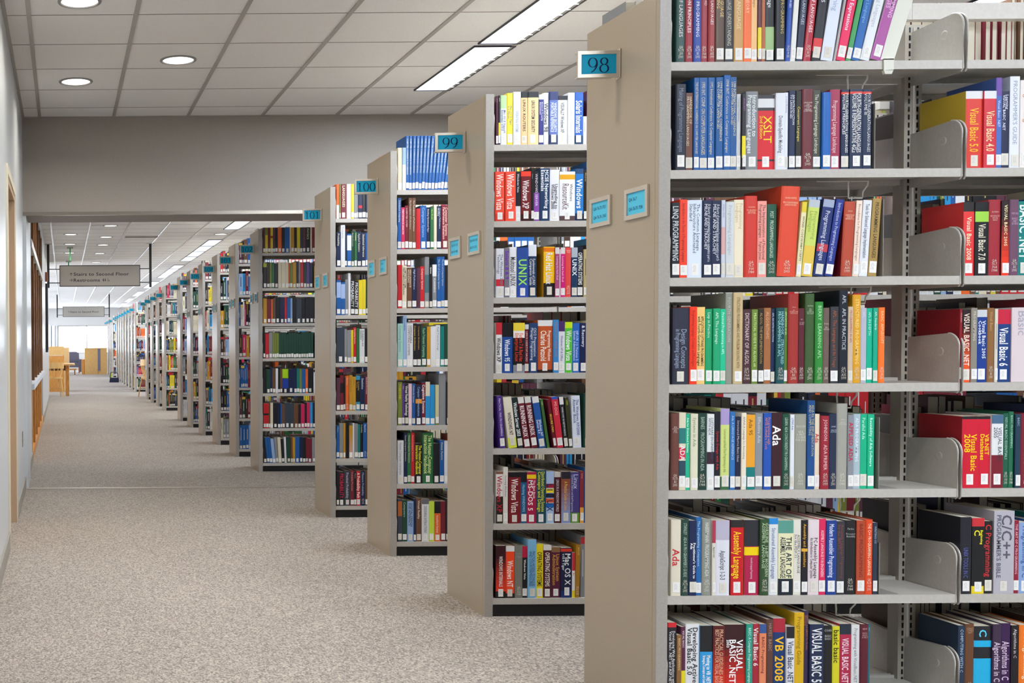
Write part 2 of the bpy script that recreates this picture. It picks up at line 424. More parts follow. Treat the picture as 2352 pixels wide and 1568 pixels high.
# ---- rows of individual books, read off the photograph: right edge | top | colour | lettering colour | title | options
Z1 = (1520, 0, 2.8269); Z2 = (1520, 400, 2.8269); Z3 = (1520, 880, 2.8269); Z4 = (1520, 1150, 2.8269)
book_row(98, 0, 0, 0, *Z1, 396, 88, '''
148|-250|#1f4a45|#d8d8d8|PRINCIPLES OF LANGUAGES|c; 200|-235|#9a2436|#e8d8d8|SYMPOSIUM ON PRINCIPLES|c; 252|-235|#2b4a9e|#e0e0f0|PRINCIPLES OF PROGRAMMING|c;
300|-235|#9c3040|#e8d8d8|CONFERENCE RECORD/OF THE PRINCIPLES|c; 345|-230|#a03a3e|#e8d8d8|SYMPOSIUM ON LANGUAGES|c; 405|-245|#5a4436|#d8b870|NATURAL LANGUAGE/UNDERSTANDING|b;
465|-230|#2a2c30|#c8c0b0|NATURAL LANGUAGE UNDERSTANDING|; 528|-225|#c79a5e|#e8d0a0|NATURAL LANGUAGE|; 580|-240|#f2703a|#ffd0a0|LANGUAGE THEORY|; 622|-230|#f0bf84|#a06a3a|Programming Languages|;
648|-220|#5a2330|#e8e8e8|JAVA|M#e8d81c:.64:.95 b; 672|-215|#b5602e|#e8d0b0|Programming|; 735|-235|#23252a|#e8e8e8|Query Language|M#9dbd84:.64:.88;
798|-225|#1e2024|#c8b060|FUNCTIONAL PROGRAMMING/LANGUAGES|; 832|-240|#2f57b0|#e0e8ff|PROGRAMMING LANGUAGES|c l.04; 868|-230|#e3e3de|#8a8a90|Languages|l.06; 915|-230|#27324a|#c8d0e0|PROGRAMMING LANGUAGES|l.08;
968|-225|#b01a34|#f0d8d8|PRINCIPLES OF LANGUAGES|c l.10; 1030|-215|#22222a|#e8e8e8|LANGUAGES|M#d8383c:.76:.9 l.12; 1112|-205|#d9e0ee|#9aa8c8|Programming|l.15;
1130|-200|#a9a4a4|#a9a4a4||l.17 n; 1192|-205|#e8225e|#ffe0f0|Practical Expressions|T#e9e4e4:.1 l.19; 1228|-200|#3f9a58|#a8e0b8|PROGRAMMING|l.20; 1285|-200|#1b63ad|#7ab0e0|Understanding Languages|l.21;
1350|-195|#e2e5ea|#b8bcc8|Programming Languages|l.24; 1425|-170|#a8509a|#e8b8e0|PROGRAMMING/LANGUAGES|l.27 S#8f8a8a b''')
book_row(98, 0, 0, 1, *Z1, 1098, 85, '''
155|548|#1f2638|#8088a0|Making of Programming Languages|H; 206|602|#6d4236|#e0d0b0|HANDBOOK OF/PROGRAMMING LANGUAGES|; 242|505|#1c5a9e|#d8d0a8|THE NET INTERNATIONAL CONFERENCE ON COMPUTER LANGUAGES|; 300|503|#1c5a9e|#d0c8a0|1990 INT. CONF. ON COMPUTER LANGUAGES|;
347|503|#1c5a9e|#d8d0a8|1992 International Conference On Computer Languages|; 396|503|#1d5896|#d8d0a8|1994 INTERNATIONAL CONFERENCE/ON COMPUTER LANGUAGES|; 442|490|#1a5ca4|#d8d0a8|1998 INT. Conference on Computer Languages|; 487|500|#1d5896|#d8d0a8|1988 INTERNATIONAL CONFERENCE/ON COMPUTER LANGUAGES|;
516|610|#c4c7c9|#9aa0a8|Language Computing|; 542|615|#22222a|#b060b0|JAVASCRIPT|M#e8d81c:.55:.84; 620|595|#808488|#e0e4e8|Introduction to/Programming Languages|b; 735|615|#d4202c|#f8d818|^XSLT/2nd Edition|T#3a3a3e:.21 M#d8d8dc:.05:.17 M#2a2a2e:.86:.885 o.28;
798|605|#dcdfe6|#6a7080|Domain-Specific Modeling|o.3; 822|600|#e2e4ec|#a0a8b8|Domain Modeling|; 866|590|#1c2a4e|#e0e4f0|AN INTRODUCTION/TO LANGUAGES|; 905|590|#22221e|#d0c060|Concurrent Languages|o.2;
978|580|#6b2b33|#d8c8c0|h:LANGUAGES/AND/COMPILERS/FOR/PARALLEL/COMPUTING|c o.16; 1036|585|#43483f|#d8d8c0|The Programming Language Landscape|; 1093|600|#1b63b5|#1b63b5||H; 1162|580|#a23352|#e8c8c8|Programming Language Landscape|o.14;
1216|582|#182a4a|#d8d8d8|FOURTH-GENERATION LANGUAGES/VOLUME I PRINCIPLES|M#d84030:.03:.06; 1300|580|#182a4a|#d8d8d8|FOURTH-GENERATION LANGUAGES/VOLUME II REPRESENTATIVE 4GLs|M#d84030:.03:.06; 1360|580|#182a4a|#d8d8d8|FOURTH-GENERATION LANGUAGES/VOLUME III|M#d84030:.03:.06''')
book_row(98, 0, 0, 2, *Z2, 665, 60, '''
113|185|#23262c|#c8ccd0|LINQ PROGRAMMING|b M#23262c:0:.01; 164|165|#f0442a|#801a10|Introduction to the Theory of Programming Languages|; 263|168|#d9e4f2|#24385a|The Common Language/Infrastructure Annotated/Standard|; 323|170|#1c2848|#e0e4ec|A theory of programming language semantics part a/MILNE AND STRACHEY|;
389|170|#1c2848|#e0e4ec|A theory of programming language semantics part b/MILNE AND STRACHEY|; 416|168|#c9cfdd|#7080b0|William Wulf|M#d8a8a8:.35:.7; 471|180|#cdd2d6|#a8aeb6|Programming Languages|; 536|165|#e9dfc4|#c8b890|Programming/Languages|; 616|142|#cf3a30|#f0c8a8|h:ORGANICK//PROGRAMMING/LANGUAGE/STRUCTURES|c o.13;
676|175|#f09a90|#33262a|The Implementation of Functional/Programming Languages    Peyton Jones|; 745|195|#1f5340|#c8e0c8|POST   PROGRAMMING LANGUAGES|c o.1; 870|82|#dc4a30|#f0c8a8|h:HOROWITZ//PROGRAMMING/LANGUAGES|c o.12 l.05; 905|182|#e6ddb0|#22221a|WICKED CODE NUMBY SCRIPTS|T#e0c838:.14 l.08; 980|170|#c6d66a|#98b050|Programming/Languages|T#b8c0c8:.1 B#e0c050:.4 l.10;
1055|170|#22336e|#d8dcf0|Programming Languages|M#c04048:.58:.68 T#9aa4c0:.1 l.14; 1110|168|#24378a|#c8d0f0|Introduction to Programming Languages|l.15; 1160|; 1236|180|#b54a34|#f0c8a8|h:STOY//LANGUAGE/THEORY/SEMANTICS|c o.12 l.045 S#8a1c24; 1278|172|#efd9c8|#806860|Procedures for Programming Languages|l.05; 1337|170|#dfe2e8|#5a6478|Tools for Enhanced Language Implementation|l.055; 1396|160|#a88a4e|#4a3c20|PROGRAMMING LANGUAGES|l.06''')
book_row(98, 0, 0, 3, *Z2, 1357, 70, '''
178|868|#2e3040|#9aa8c0|Design Concepts/in Programming Languages|o.28; 226|860|#f0391c|#a01c10|Programming Language Concepts and Paradigms|; 284|862|#f0c878|#3a2a14|APPLICATIONS SOFTWARE PROGRAMMING/with Fourth-Generation Languages|o.12; 329|875|#1f9f68|#d0f0e0|Lisp in Practice|; 375|872|#1fa26e|#d0f0e0|APL The Language|; 413|875|#21c090|#d8fff0|Practical Programming in APL|;
459|772|#8f9186|#c0c0b4|FOURTH GENERATION|n; 520|770|#c7b287|#8a6a3c|STRUCTURED PROGRAMMING AND PROBLEM SOLVING WITH|; 581|878|#4a2e34|#c8b8b8|DICTIONARY OF ALGOL|c; 622|878|#6e8a3a|#c8d890|PRACTICAL GUIDE TO ALGOL 68|; 661|875|#2a2620|#b89a60|ALGOL: THE IMPLEMENTATION|; 709|868|#a2673f|#d8b088|ALGORITHMS|; 736|875|#1d2a4e|#c0c8d8|APL AN INTRODUCTION|;
792|868|#174d54|#90c8c8|HANDBOOK .. STRUCTURED/PROGRAMMING IN APL|c; 816|868|#547d32|#c8e0a8|APPLICATIONS OF APL|; 884|778|#a2342f|#e8b0a0|h:Gilman//APL/INTERACTIVE/APPROACH|c o.14; 930|870|#5c232e|#c8a8a8|h:APL//COURSE/IN APL|c o.14; 990|775|#3f5c34|#b8c8a8|h:KATZAN//APL/AND/COMPUTER/PROGRAM|c o.13; 1043|828|#2f8a38|#a0d8a0|BERRY  LEARNING APL|c; 1090|868|#6e5a54|#d0c0b8|h:Polivka//APL/DESIGN|c o.2;
1145|860|#3a3a3f|#a85a38|APL: The Language and Its Usage|; 1202|755|#1c222c|#c8ccd4|APL   APL IN PRACTICE|c; 1236|860|#c9b49c|#b03a38|PROGRAMMING IN APL|; 1292|782|#dba025|#f0d080|STRUCTURED PROGRAMMING|c; 1331|868|#b4b4c4|#d0d0dc|APL|; 1371|870|#12b08e|#c0f0e0|APL IN DEPTH|; 1403|868|#12a888|#c0f0e0|APL Standards|; 1446|865|#f5762c|#ffd0a0|BASIC  APPLESOFT|c''')
book_row(98, 0, 0, 4, *Z3, 687, 55, '''
108|195|#6b4038|#d8c8c0|h:ADA/QUALITY/AND/STYLE|c o.17; 153|190|#d9d2b8|#f0e8e8|ADA|M#d02a44:.45:.6 M#2a7a78:.2:.4 M#2c4a5a:.62:.85 o.42 b; 184|200|#1fb58c|#d0ffe8|Ada for Distributed Systems|; 232|198|#dcdac0|#9a9a80|Systems in Ada|; 293|195|#1f3d34|#a8c0b0|BARNES   PROGRAMMING IN ADA|c; 341|200|#dfe3e4|#3a4a5a|SOFTWARE ENGINEERING/WITH ADA|M#3a2434:.5:.66;
381|185|#1b1c28|#c02c34|System Design with Ada|o.25; 441|165|#ccd880|#8a9a50|Concurrent and Real-Time Programming in Ada|T#a898c8:.2 B#3c6a40:.16; 476|185|#2e6fb5|#c0d8f0|Ada: A LANGUAGE REFERENCE|; 513|218|#1e2440|#d0c8d0|Structured Macros Basic Ideas|; 546|192|#e8dfca|#6a6a70|ANNA A Language for Annotating|; 606|205|#eaa32c|#6a4a1c|Ada 95|B#0f7a78:.3 o.06; 656|195|#8b9096|#c0c4c8|Effective Ada|; 707|193|#2353b0|#e0883c|Programming with/APSE Software Tools|o.06;
782|190|#3a1c26|#ffffff|Ada|b o.17; 831|200|#1e4f3c|#b8d0c0|LEARN  ADA CONCURRENT PROGRAMMING|c; 859|203|#e0e4ea|#2a5ab0|LYNX Ada|; 941|200|#9a9b8e|#d8d8cc|h:BOOCH//ADA/A FIRST/COURSE/FOR ENG|c o.15; 991|112|#1c4e8a|#d0c890|ADA IN THE IMPLEMENTATION/AND COMPUTING|; 1026|200|#e6d6bc|#c83a3c|Ada|o.26 b; 1081|212|#9c2836|#e8c8c8|JOHNSON   ADA PRIMER|c; 1131|198|#26304a|#c0c8d8|h:JONES//ADA IN/ACTION|c o.16; 1201|132|#a2a198|#d8d8d0|h:GEHANI//ADA AN/ADVANCED/INTRODUCTION|c o.18; 1240|205|#8a8f98|#c02c44|APPLIED ADA|o.1 b; 1287|200|#a9bcc6|#e0ecf0|ADA PROGRAMMING|; 1336|202|#16b184|#c8ffe8|Parallel Ada|; 1380|202|#1ab588|#c8ffe8|Reusability of Ada Software|''')
book_row(98, 0, 0, 5, *Z3, 1373, 55, '''
120|885|#ddd5c2|#c83038|Ada|o.38 b; 173|882|#27453b|#b0c8b8|STANLEY   ADA A PROGRAMMER'S GUIDE|c; 223|890|#1b2850|#ffffff|Practitioner's Guide to/Ada|o.3; 261|870|#2266a8|#a8c8e8|The Programming Companion|; 322|880|#8e9189|#d0d4cc|HABERMANN  PROGRAMMING ADA|c; 346|890|#ddd8cc|#2a2a30|AppleScript|T#b03a50:.3; 436|890|#dcdde6|#5a5e6a|AppleScript 1-2-3|T#b8b4c8:.26 o.4; 446|; 530|887|#c81c24|#f8d020|Assembly Language|T#2a2626:.1 S#6a1418 b; 536|; 632|888|#b01c4a|#e8c8d8|Assembly Language Programming|T#2c2c34:.35 M#f0d000:.36:.47 S#d8b010 o.5;
691|880|#33502f|#b0c8a0|GORSLINE  16-BIT MODERN/ASSEMBLY LANGUAGE|c; 751|875|#dcdfe0|#2a5a9a|Structured Assembly Language|T#2a88d0:.08; 850|890|#e6e3ba|#26303a|THE ART OF/ASSEMBLY LANGUAGE|T#5a9a8c:.17 B#1a2430:.22 b; 903|885|#dfdbd0|#3a3a3a|ASSEMBLY LANGUAGE/for the PDP-11|o.2; 945|888|#1c1d22|#e0a838|Assembly and Assemblers|M#e0a838:.38:.42; 1016|885|#e0d2d6|#5a4a54|PC Assembly Language/An Introduction to Computer Systems|o.24; 1063|880|#d9285a|#ffe0e8|ASSEMBLY LANGUAGE FOR ENGINEERS|o.15;
1130|890|#1d3f8e|#d8e0f8|Modern Assembler Programming|b; 1186|895|#3a3a40|#8a4a48|Assembly Language Programming/for the IBM PC|; 1262|890|#1f2023|#b8b8b8|h:Pardee//Processor/Assembly|c o.1; 1319|890|#b0482c|#7a2a1c|BASIC PROGRAMMING|; 1369|885|#e0481e|#f8d0b0|THE C++ PROGRAMMING LANGUAGE|c; 1400|905|#2d3648|#a0acc0|WRITING OS|''')
book_row(98, 0, 0, 6, *Z4, 1314, 35, '''
92|790|#26262a|#f0f0f0|Developing Web Applications with/Visual Basic .NET and ASP.NET|T#d42a34:.06; 125|870|#8a6238|#d8b888|BASIC PROGRAMMING|; 156|820|#5a2a44|#f0e0e8|VISUAL BASIC|M#e8d81c:.6:.9; 246|800|#dfe0e2|#2a2a30|Developing Active/Visual Basic 5.0|b; 328|810|#2f9ad8|#ffffff|Moving to VB .NET/Strategies, Concepts and Code|T#222226:.35; 405|810|#5a1c1e|#f0c0a0|PRACTICAL GUIDELINES AND/BEST PRACTICES FOR VISUAL BASIC|G#e8381c;
546|805|#3a1a1e|#ffffff|^VISUAL/^BASIC .NET/2003|G#e02a1c o.2 b; 589|800|#2a9a84|#c0f0e0|BASIC: A Computer Programming Language|; 631|800|#a82a3c|#f8e8e8|Visual Basic 6|b; 676|800|#e88a62|#8a3a3c|BASIC Programming|T#3a5a98:.12; 725|770|#5e4038|#b09080|HAYES  BASIC|c; 803|765|#1d3a70|#f8c020|VB 2008|T#b02a3c:.17 b; 856|815|#dfe1e8|#3a4058|Visual Basic .NET|T#26262c:.16 b o.2; 920|725|#dcb01c|#8a6a10|Programming Guide|; 955|715|#3a2c50|#c07a30|QBASIC and QBASIC for Modular/Structures|;
1046|800|#23304e|#f0f0f0|VISUAL BASIC 5|b; 1106|810|#222224|#c0c0c0|h:COAN//BASIC/BASIC|c; 1153|815|#d6d028|#2a2a20|basic basic|b; 1229|800|#b0284a|#f8e0e8|VISUAL BASIC .NET|T#26303c:.14 b; 1283|805|#dcdcdc|#707078|Programming with VisualBasic.NET|; 1336|800|#5e1f2c|#c8a0a0|h:BENT//BASIC/BASIC/A FIRST|c; 1352|800|#1f6a78|#90d8e0|BASIC|''')
# second bay of stack 98
book_row(98, 0, 1, 1, *Z1, 1082, 1975, '''
2085|590|#d8392e|#f8b818|Visual Basic 5.0|T#dcdce0:.1 b o.22 S#d8b83c; 2165|592|#cf2c3c|#f0d0a0|Visual Basic 4.0|T#dcdce0:.1 b o.26; 2206|505|#4a6ab5|#d0e0f8|Visual Basic .NET|T#6a4aa0:.2; 2260|590|#1d2346|#d8dcf0|Learning/VISUAL BASIC .NET|; 2325|495|#dfe3ec|#8a92a8|PROGRAMMER'S GUIDE|; 2400|520|#e8e0dc|#c07a50|Programming|''')
book_row(98, 0, 1, 2, *Z2, 657, 1960, '''
2032|180|#e23a3c|#f8e0c0|Visual Basic 2008|T#2a2424:.13 o.2; 2121|180|#16181c|#e8e0c8|Visual Basic 7.0|M#9ad04a:.13:.27 o.3 b; 2202|165|#9e2a36|#e8b8a8|h:ROMAN//ADVANCED/VISUAL/BASIC|c o.15; 2252|175|#2a1c1e|#f8e0b0|VISUAL BASIC 2005|G#f03a1c; 2312|165|#6e4a62|#c8a8c0|h:VISUAL//BASIC/.NET/GUIDE|c o.17; 2400|175|#117a76|#e8f8f8|BASIC .NET|b''')
book_row(98, 0, 1, 3, *Z2, 1350, 1930, '''
1948|875|#8a1a26|#e8c8c8|VISUAL BASIC|; 1999|880|#2a1c20|#f8e0d0|VISUAL BASIC .NET|G#f05a28 b; 2041|868|#8b857a|#c8c0b0|PROGRAMMING|; 2111|880|#1a3c8c|#e8f0ff|Visual Basic 2005/Cookbook|T#c8ccd0:.1; 2156|868|#8c6238|#c8a070|Visual Basic|c; 2178|875|#d8d0c0|#8a8a80||; 2268|878|#1e3f7c|#ffffff|Visual Basic 6|T#c42440:.2 b; 2400|865|#d8c8cc|#a0a0b0|Basic|n''')
book_row(98, 0, 1, 4, *Z3, 690, 1950, '''
2060|215|#cf1b34|#f8d010|Visual Basic/2008|T#2a2224:.04 b o.25 S#a01c28; 2136|215|#cf1b34|#f8d010|VB.NET/Databases|T#2a2224:.04 b o.25; 2212|205|#e0e2e4|#3a3a4a|VISUAL BASIC/2005|T#4a6a88:.12 B#7a1c2c:.45; 2252|195|#1e5a44|#b0d8c8|VISUAL BASIC ESSENTIALS|c; 2287|185|#226a4a|#b0d8c8|BASIC PROGRAMMING|c; 2322|200|#203c50|#a0c0d0|BASIC|; 2400|195|#7a2030|#d8a8a8|VISUAL BASIC|c''')
book_row(98, 0, 1, 5, *Z3, 1373, 1930, '''
2002|868|#20222a|#6068b0|UNIX TOOLS IN C|o.4; 2010|; 2092|875|#17181a|#e8e020|Beginning/^C|T#c83038:.11 B#e8d020:.1; 2146|895|#1c1a1c|#c03034|C Programming|b; 2150|; 2282|828|#b4b0ba|#5a5a68|^C~C++/PROGRAMMER'S BIBLE|b; 2319|890|#8e1c34|#e0b0b8|THE ART OF C PROGRAMMING|; 2400|905|#8aa4cf|#3a5a9a|Programming in C|''')
book_row(98, 0, 1, 6, *Z4, 1314, 1922, '''
1968|810|#25354a|#a0b8d0|COMPUTING WITH C|; 2028|800|#6b442c|#c8a888|h:SCHILDT/C MADE/EASY|c; 2142|815|#24252a|#5ad0f0|C|M#20b0e0:.2:.29 M#20b0e0:.45:.8; 2197|800|#3f2c46|#d8c0d8|Algorithms in C|o.24 b; 2262|795|#3a1c4a|#d8c0d8|Algorithms in C|o.24 b; 2264|; 2313|808|#1f1c22|#e8e0e0|Algorithms in C|; 2400|805|#f07a26|#ffd8b0|C Programming|c''')
# ---- stack 99
A1 = (1100, 200, 4.6115); A2 = (1100, 540, 4.6115); A3 = (1100, 860, 4.354); A4 = (1100, 1200, 6.535)
book_row(99, 1, 0, 0, *A1, 648, 180, '''
206|95|#4a1530|#c080a0|LINUX|; 229|90|#2a2a26|#f0f0f0|LINUX|M#e8d018:.55:.9; 298|85|#dfe2f2|#4a5a70|Mac OS X Support/Essentials v10.5|T#b6dba0:.27 o.3; 363|62|#f2dc3c|#2a6a9a|Mac OS X Tiger/in a Minute|o.25; 444|50|#e4e4de|#9ab0c8|OPERATING SYSTEMS|o.36; 514|52|#f4c890|#2a2a2a|LINUX ROUTERS|T#1c2228:.11 o.15; 630|50|#f6cf98|#2a2a2a|LINUX SYSTEM SECURITY|T#1c2228:.11 o.17 b; 685|80|#2c2e7a|#d8d8f8|Network Security/Assessment|T#d0d8e0:.1; 742|60|#dfe0e0|#3a3a40|Windows 98|o.2 b;
835|50|#5c70b4|#e0e8ff|WINDOWS SECURITY/PORTABLE REFERENCE|T#2e3a6a:.16 B#2a3a5a:.18; 940|90|#e8eaec|#3a3a3a|VISUALLY Windows XP|T#26262a:.09 o.14 b; 1012|60|#e3e6ea|#a8aeb8|SOLARIS INTERNALS|o.25; 1105|55|#2b5cad|#f0f4ff|Solaris Internals|B#1c3a5a:.17 o.16 b; 1145|380|#e0e0e4|#a0a0a8||''')
book_row(99, 1, 0, 1, *A1, 1450, 172, '''
273|895|#f0503c|#ffe8e0|Windows Vista|b B#d83a30:.15; 279|; 388|895|#f0503c|#ffe8e0|Windows Vista|b; 441|893|#1c1e26|#f0f0f0|Windows Vista|B#e0e0e4:.3; 549|893|#6e1c20|#f0e8e8|Windows XP|T#e84030:.1 B#3a1418:.14 b o.18; 580|895|#1c1c1e|#8a8a90|Server|; 645|890|#8a4aa8|#e8e0f0|WINDOWS SERVER|T#1e1e22:.43 o.05; 752|860|#1d3a5e|#f0f4f8|MCSE Networking/Essentials|b o.03;
852|875|#e4e6ec|#3a3a48|Upgrading to/Windows 2000|T#e4e6ec:.05 o.28; 1018|895|#eceef0|#6a4a4e|Windows/^ResourceKit|T#eceef0:.1 B#5a4448:.1 M#e8a820:.06:.16 o.25; 1105|865|#2278c4|#ffffff|Windows|B#1a2a44:.14 T#2a4a70:.1 b o.2; 1145|880|#26221e|#c0b090|Windows|''')
book_row(99, 1, 0, 2, *A2, 686, 182, '''
269|140|#dcdfe8|#7a7a90|The Windows 2000/Technology|o.12 M#c82838:.63:.77; 323|140|#77737f|#6a2ab0|Solaris 8 & 9|b; 404|125|#e4e6ea|#3a3a40|Multitool LINUX|o.2 b; 524|130|#2a4c96|#9ae060|UNIX|o.24 b B#2a4aa8:.3; 612|100|#1a3558|#f0f0f8|Fundamentals of UNIX/Companion Guide|T#dfe4ec:.22 o.27; 688|; 806|122|#f5c018|#e8e8f0|Red Hat Linux|B#1e1c1c:.28 M#e87818:.02:.1 S#d8981c o.12 b; 851|130|#a84a78|#f0d8e8|Learning the bash Shell|T#d8d4d4:.13; 866|150|#d0c4cc|#a090a0||n; 915|130|#d01a78|#ffd8f0|Learning the bash Shell|T#d8d4d4:.13;
980|130|#e04848|#ffd0c8|h:WANG/UNIX|c; 1047|130|#1c3a5c|#f0f4f8|UNIX|T#aab4c0:.2 o.24 b; 1106|120|#1b2030|#f0f0f0|OPERATING SYSTEMS|o.12 b; 1145|150|#b8a878|#6a5a3a||''')
book_row(99, 1, 0, 3, *A2, 1476, 178, '''
243|925|#e4e4e4|#26262a|Windows XP|T#c42c38:.24 b o.3; 362|928|#1f4a94|#f0f4ff|Windows 95|T#1a1a1e:.28 b o.33; 484|928|#1a1a1c|#f04030|Fedora 7 & Red Hat/Enterprise Linux|T#e8d040:.16 M#e8e8e0:.16:.3 B#8a8a98:.16; 532|945|#6a1c2c|#e8d8d8|LINUX DESKTOP HACKS|T#dadada:.1; 618|930|#24406e|#e8ecf4|OS~2 Presentation/Manager Programming|o.1; 626|; 786|900|#c2562a|#fff0e0|Programming Windows/^Charles Petzold|T#e4e4e4:.11 B#2a1c1c:.06 b o.2; 842|895|#3a88c8|#b08070|MICROSOFT WINDOWS|; 908|910|#e0e2ea|#5a5aa0|Windows XP & Office|T#4a2a6a:.2 o.28; 987|920|#55c238|#ffffff|Windows Vista|T#c8e820:.12 b o.17;
1066|930|#2a66c0|#d0e0ff|HP-UX 11i Version 2/System Administration|o.16; 1070|; 1145|930|#1c2450|#e8ecf8|& Recovery|''')
book_row(99, 1, 0, 4, *A3, 747, 212, '''
266|215|#4c2c88|#e8e0f8|PRACTICAL UNIX PROGRAMMING|l-.07; 300|; 388|230|#e4dccb|#2a2a2a|WINDOWS NT|l-.12 B#d8e040:.2 o.3; 392|; 446|232|#1c2c30|#f0f4f4|Windows Server 2003|l-.13 o.1 b; 455|; 519|230|#70222e|#f8f0f0|RUNNING LINUX|l-.14 T#d8d8d4:.12 b; 529|; 594|225|#70222e|#f8f0f0|RUNNING LINUX|l-.15 T#d8d8d4:.12 b; 604|; 674|225|#2458a0|#f0f4ff|Windows NT/Server 4.0|l-.15 T#e0e0e0:.12 o.45; 684|; 712|245|#3f6b38|#d8e0b0|UNIX|l-.15 n; 752|; 782|250|#6a1c2c|#e8d040|SECURE UNIX|l-.15 b o.3; 784|; 850|225|#d02c40|#f8c0c0|MS-DOS|l-.12 T#2a5ac0:.05; 855|; 898|225|#24262c|#f0f0f0|WINDOWS 98 NETWORKING|l-.11 T#e0e0e0:.15; 902|; 938|230|#3a3c24|#d0d040|UNIX|l-.09; 942|; 1030|212|#dce3f2|#5a6a9a|The Windows XP~2000/Answer Book|l-.04 o.07''')
book_row(99, 1, 0, 5, *A3, 1497, 172, '''
244|970|#e8e4e2|#c02838|Windows XP|T#8a5a50:.05 B#2a2620:.52 o.08 b; 291|925|#dedad2|#6a6a70|Securing Windows|o.15; 297|; 418|975|#7a1c24|#f8e8e0|Windows Vista|T#1e1a1c:.1 b o.13; 480|975|#1c5c88|#a8d8f0|Hacking WINDOWS|T#1a1c24:.2; 573|975|#b01c48|#f8f0f0|The Best Book/^MS-DOS 5|M#f0c818:.05:.13 o.16 b; 672|955|#1c4a58|#d8d840|Distributed Operating Systems/Concepts and Design|o.03; 755|968|#a9c2e4|#1c2a5a|L I N U X|b o.25 M#a81c34:.24:.32 M#f0d820:.335:.415 M#22262e:.43:.51 M#e05a28:.525:.605 M#1868b8:.62:.7; 822|975|#471a24|#f0e0e0|LINUX IN A WINDOWS WORLD|T#c8c4c0:.1; 912|970|#8a4a34|#e8b060|A Practical Guide to Linux|T#2a2630:.14 G#8a9ac8 b; 1012|975|#4a3f80|#d8dcf8|^Linux/Commands, Editors and Shell Programming|B#6a9a40:.2; 1050|965|#8a2c3a|#e0b0b0|Linux|B#e8a040:.3''')
book_row(99, 1, 0, 6, *A4, 1140, 250, '''
402|345|#3a141c|#f0e8e0|WINDOWS INTERNALS|G#f0381c B#1c1a1e:.13 o.2; 536|355|#f8491c|#fff0e8|Windows NT|T#e4e4e4:.1 B#261c1c:.09 o.28 b; 540|; 655|340|#7a7a70|#a8a89c|h:STALLINGS//OPERATING/SYSTEMS|c o.15; 731|355|#1b1a1c|#f0f0f0|Windows Vista|T#c01c44:.22 o.26; 857|252|#7cb6dc|#1c2c6a|PRACTICAL HACKING TECHNIQUES/AND COUNTERMEASURES|o.2; 966|320|#ecd820|#3a3418|OPERATING SYSTEMS|o.15 b; 1088|335|#4e1a24|#f4ece8|OPERATING SYSTEMS|T#e0dcd8:.1 o.14 b; 1228|370|#571838|#d09848|Linux System/Administration|T#8a6440:.1 o.14 b; 1396|375|#1a2040|#f4f4f8|^Mac OS X/v10.4 Tiger|M#d83a28:.02:.08 B#1c3070:.14 o.12 b; 1440|450|#e4e4e4|#c03038|Mac|T#c82838:.4 B#e8d820:.16 n; 1512|330|#a8761c|#d8b060|MINIX|c l.02''')

# ---- the countless other books: one object of kind stuff
PAL = dict(b='#1f5a9e', n='#1c2748', k='#1f1f24', w='#d8dade', e='#d9cfb4', g='#85888c', r='#c0262e', m='#742230', o='#e0662c', y='#dcc62c',
           G='#2c6a3e', d='#1f4538', t='#127a74', B='#6b4a35', p='#5a3f84', c='#2a90cc', l='#93b0d8', P='#c8285a', q='#c08e2a', v='#76823a',
           a='#a2ccc2', u='#5a3444', s='#39424e', D='#3d2c24')
def stuff_book(x, y, z, w, h, d, col, tcol, back=False, lean=0.0, title=None, seed=0, opts='', fine=False):
    rnd = random.Random(seed)
    if fine:
        for gg in book_geo(w, h, d, col, title or '', tcol, opts, seed, text=bool(title)):
            if gg is not None: STUFF.add(gg, lean_tf(x, y, z, w, lean))
        return
    g = G(); c = lin(col)
    g.box(0, 0, 0, w, 0.004, h, c); g.box(0, 0.004, 0, 0.001, d, h, c); g.box(w - 0.001, 0.004, 0, w, d, h, c)
    g.box(0.001, 0.004, 0.002, w - 0.001, d - 0.002, h - 0.002, lin('#c4bca9'))
    z0 = rnd.uniform(0.006, 0.012)
    if rnd.random() < 0.85: g.quad([(w * .12, -0.0006, z0), (w * .88, -0.0006, z0), (w * .88, -0.0006, z0 + .032), (w * .12, -0.0006, z0 + .032)], lin('#d6d3cc'))
    a, b = rnd.uniform(.3, .45), rnd.uniform(.7, .9)
    g.quad([(w * .4, -0.0006, h * a), (w * .56, -0.0006, h * a), (w * .56, -0.0006, h * b), (w * .4, -0.0006, h * b)], lin(tcol))
    if rnd.random() < .3: g.quad([(0, -0.0005, h * .86), (w, -0.0005, h * .86), (w, -0.0005, h * .97), (0, -0.0005, h * .97)], lin(rnd.choice(['#d8d4cc', '#1c2028', '#b8303a', '#d8b83c'])))
    tf = lean_tf(x, y, z, w, lean)
    if back:
        f0 = tf; tf = lambda p: (lambda q: (2 * x + w - q[0], 2 * y - q[1], q[2]))(f0(p))
    STUFF.add(g, tf)
DARKP = 'kknnmmddDDBBssuuGvgbrqepwto'
MIXP = 'kkknnmmwwbbrdgBeoDyGtqucslvP'
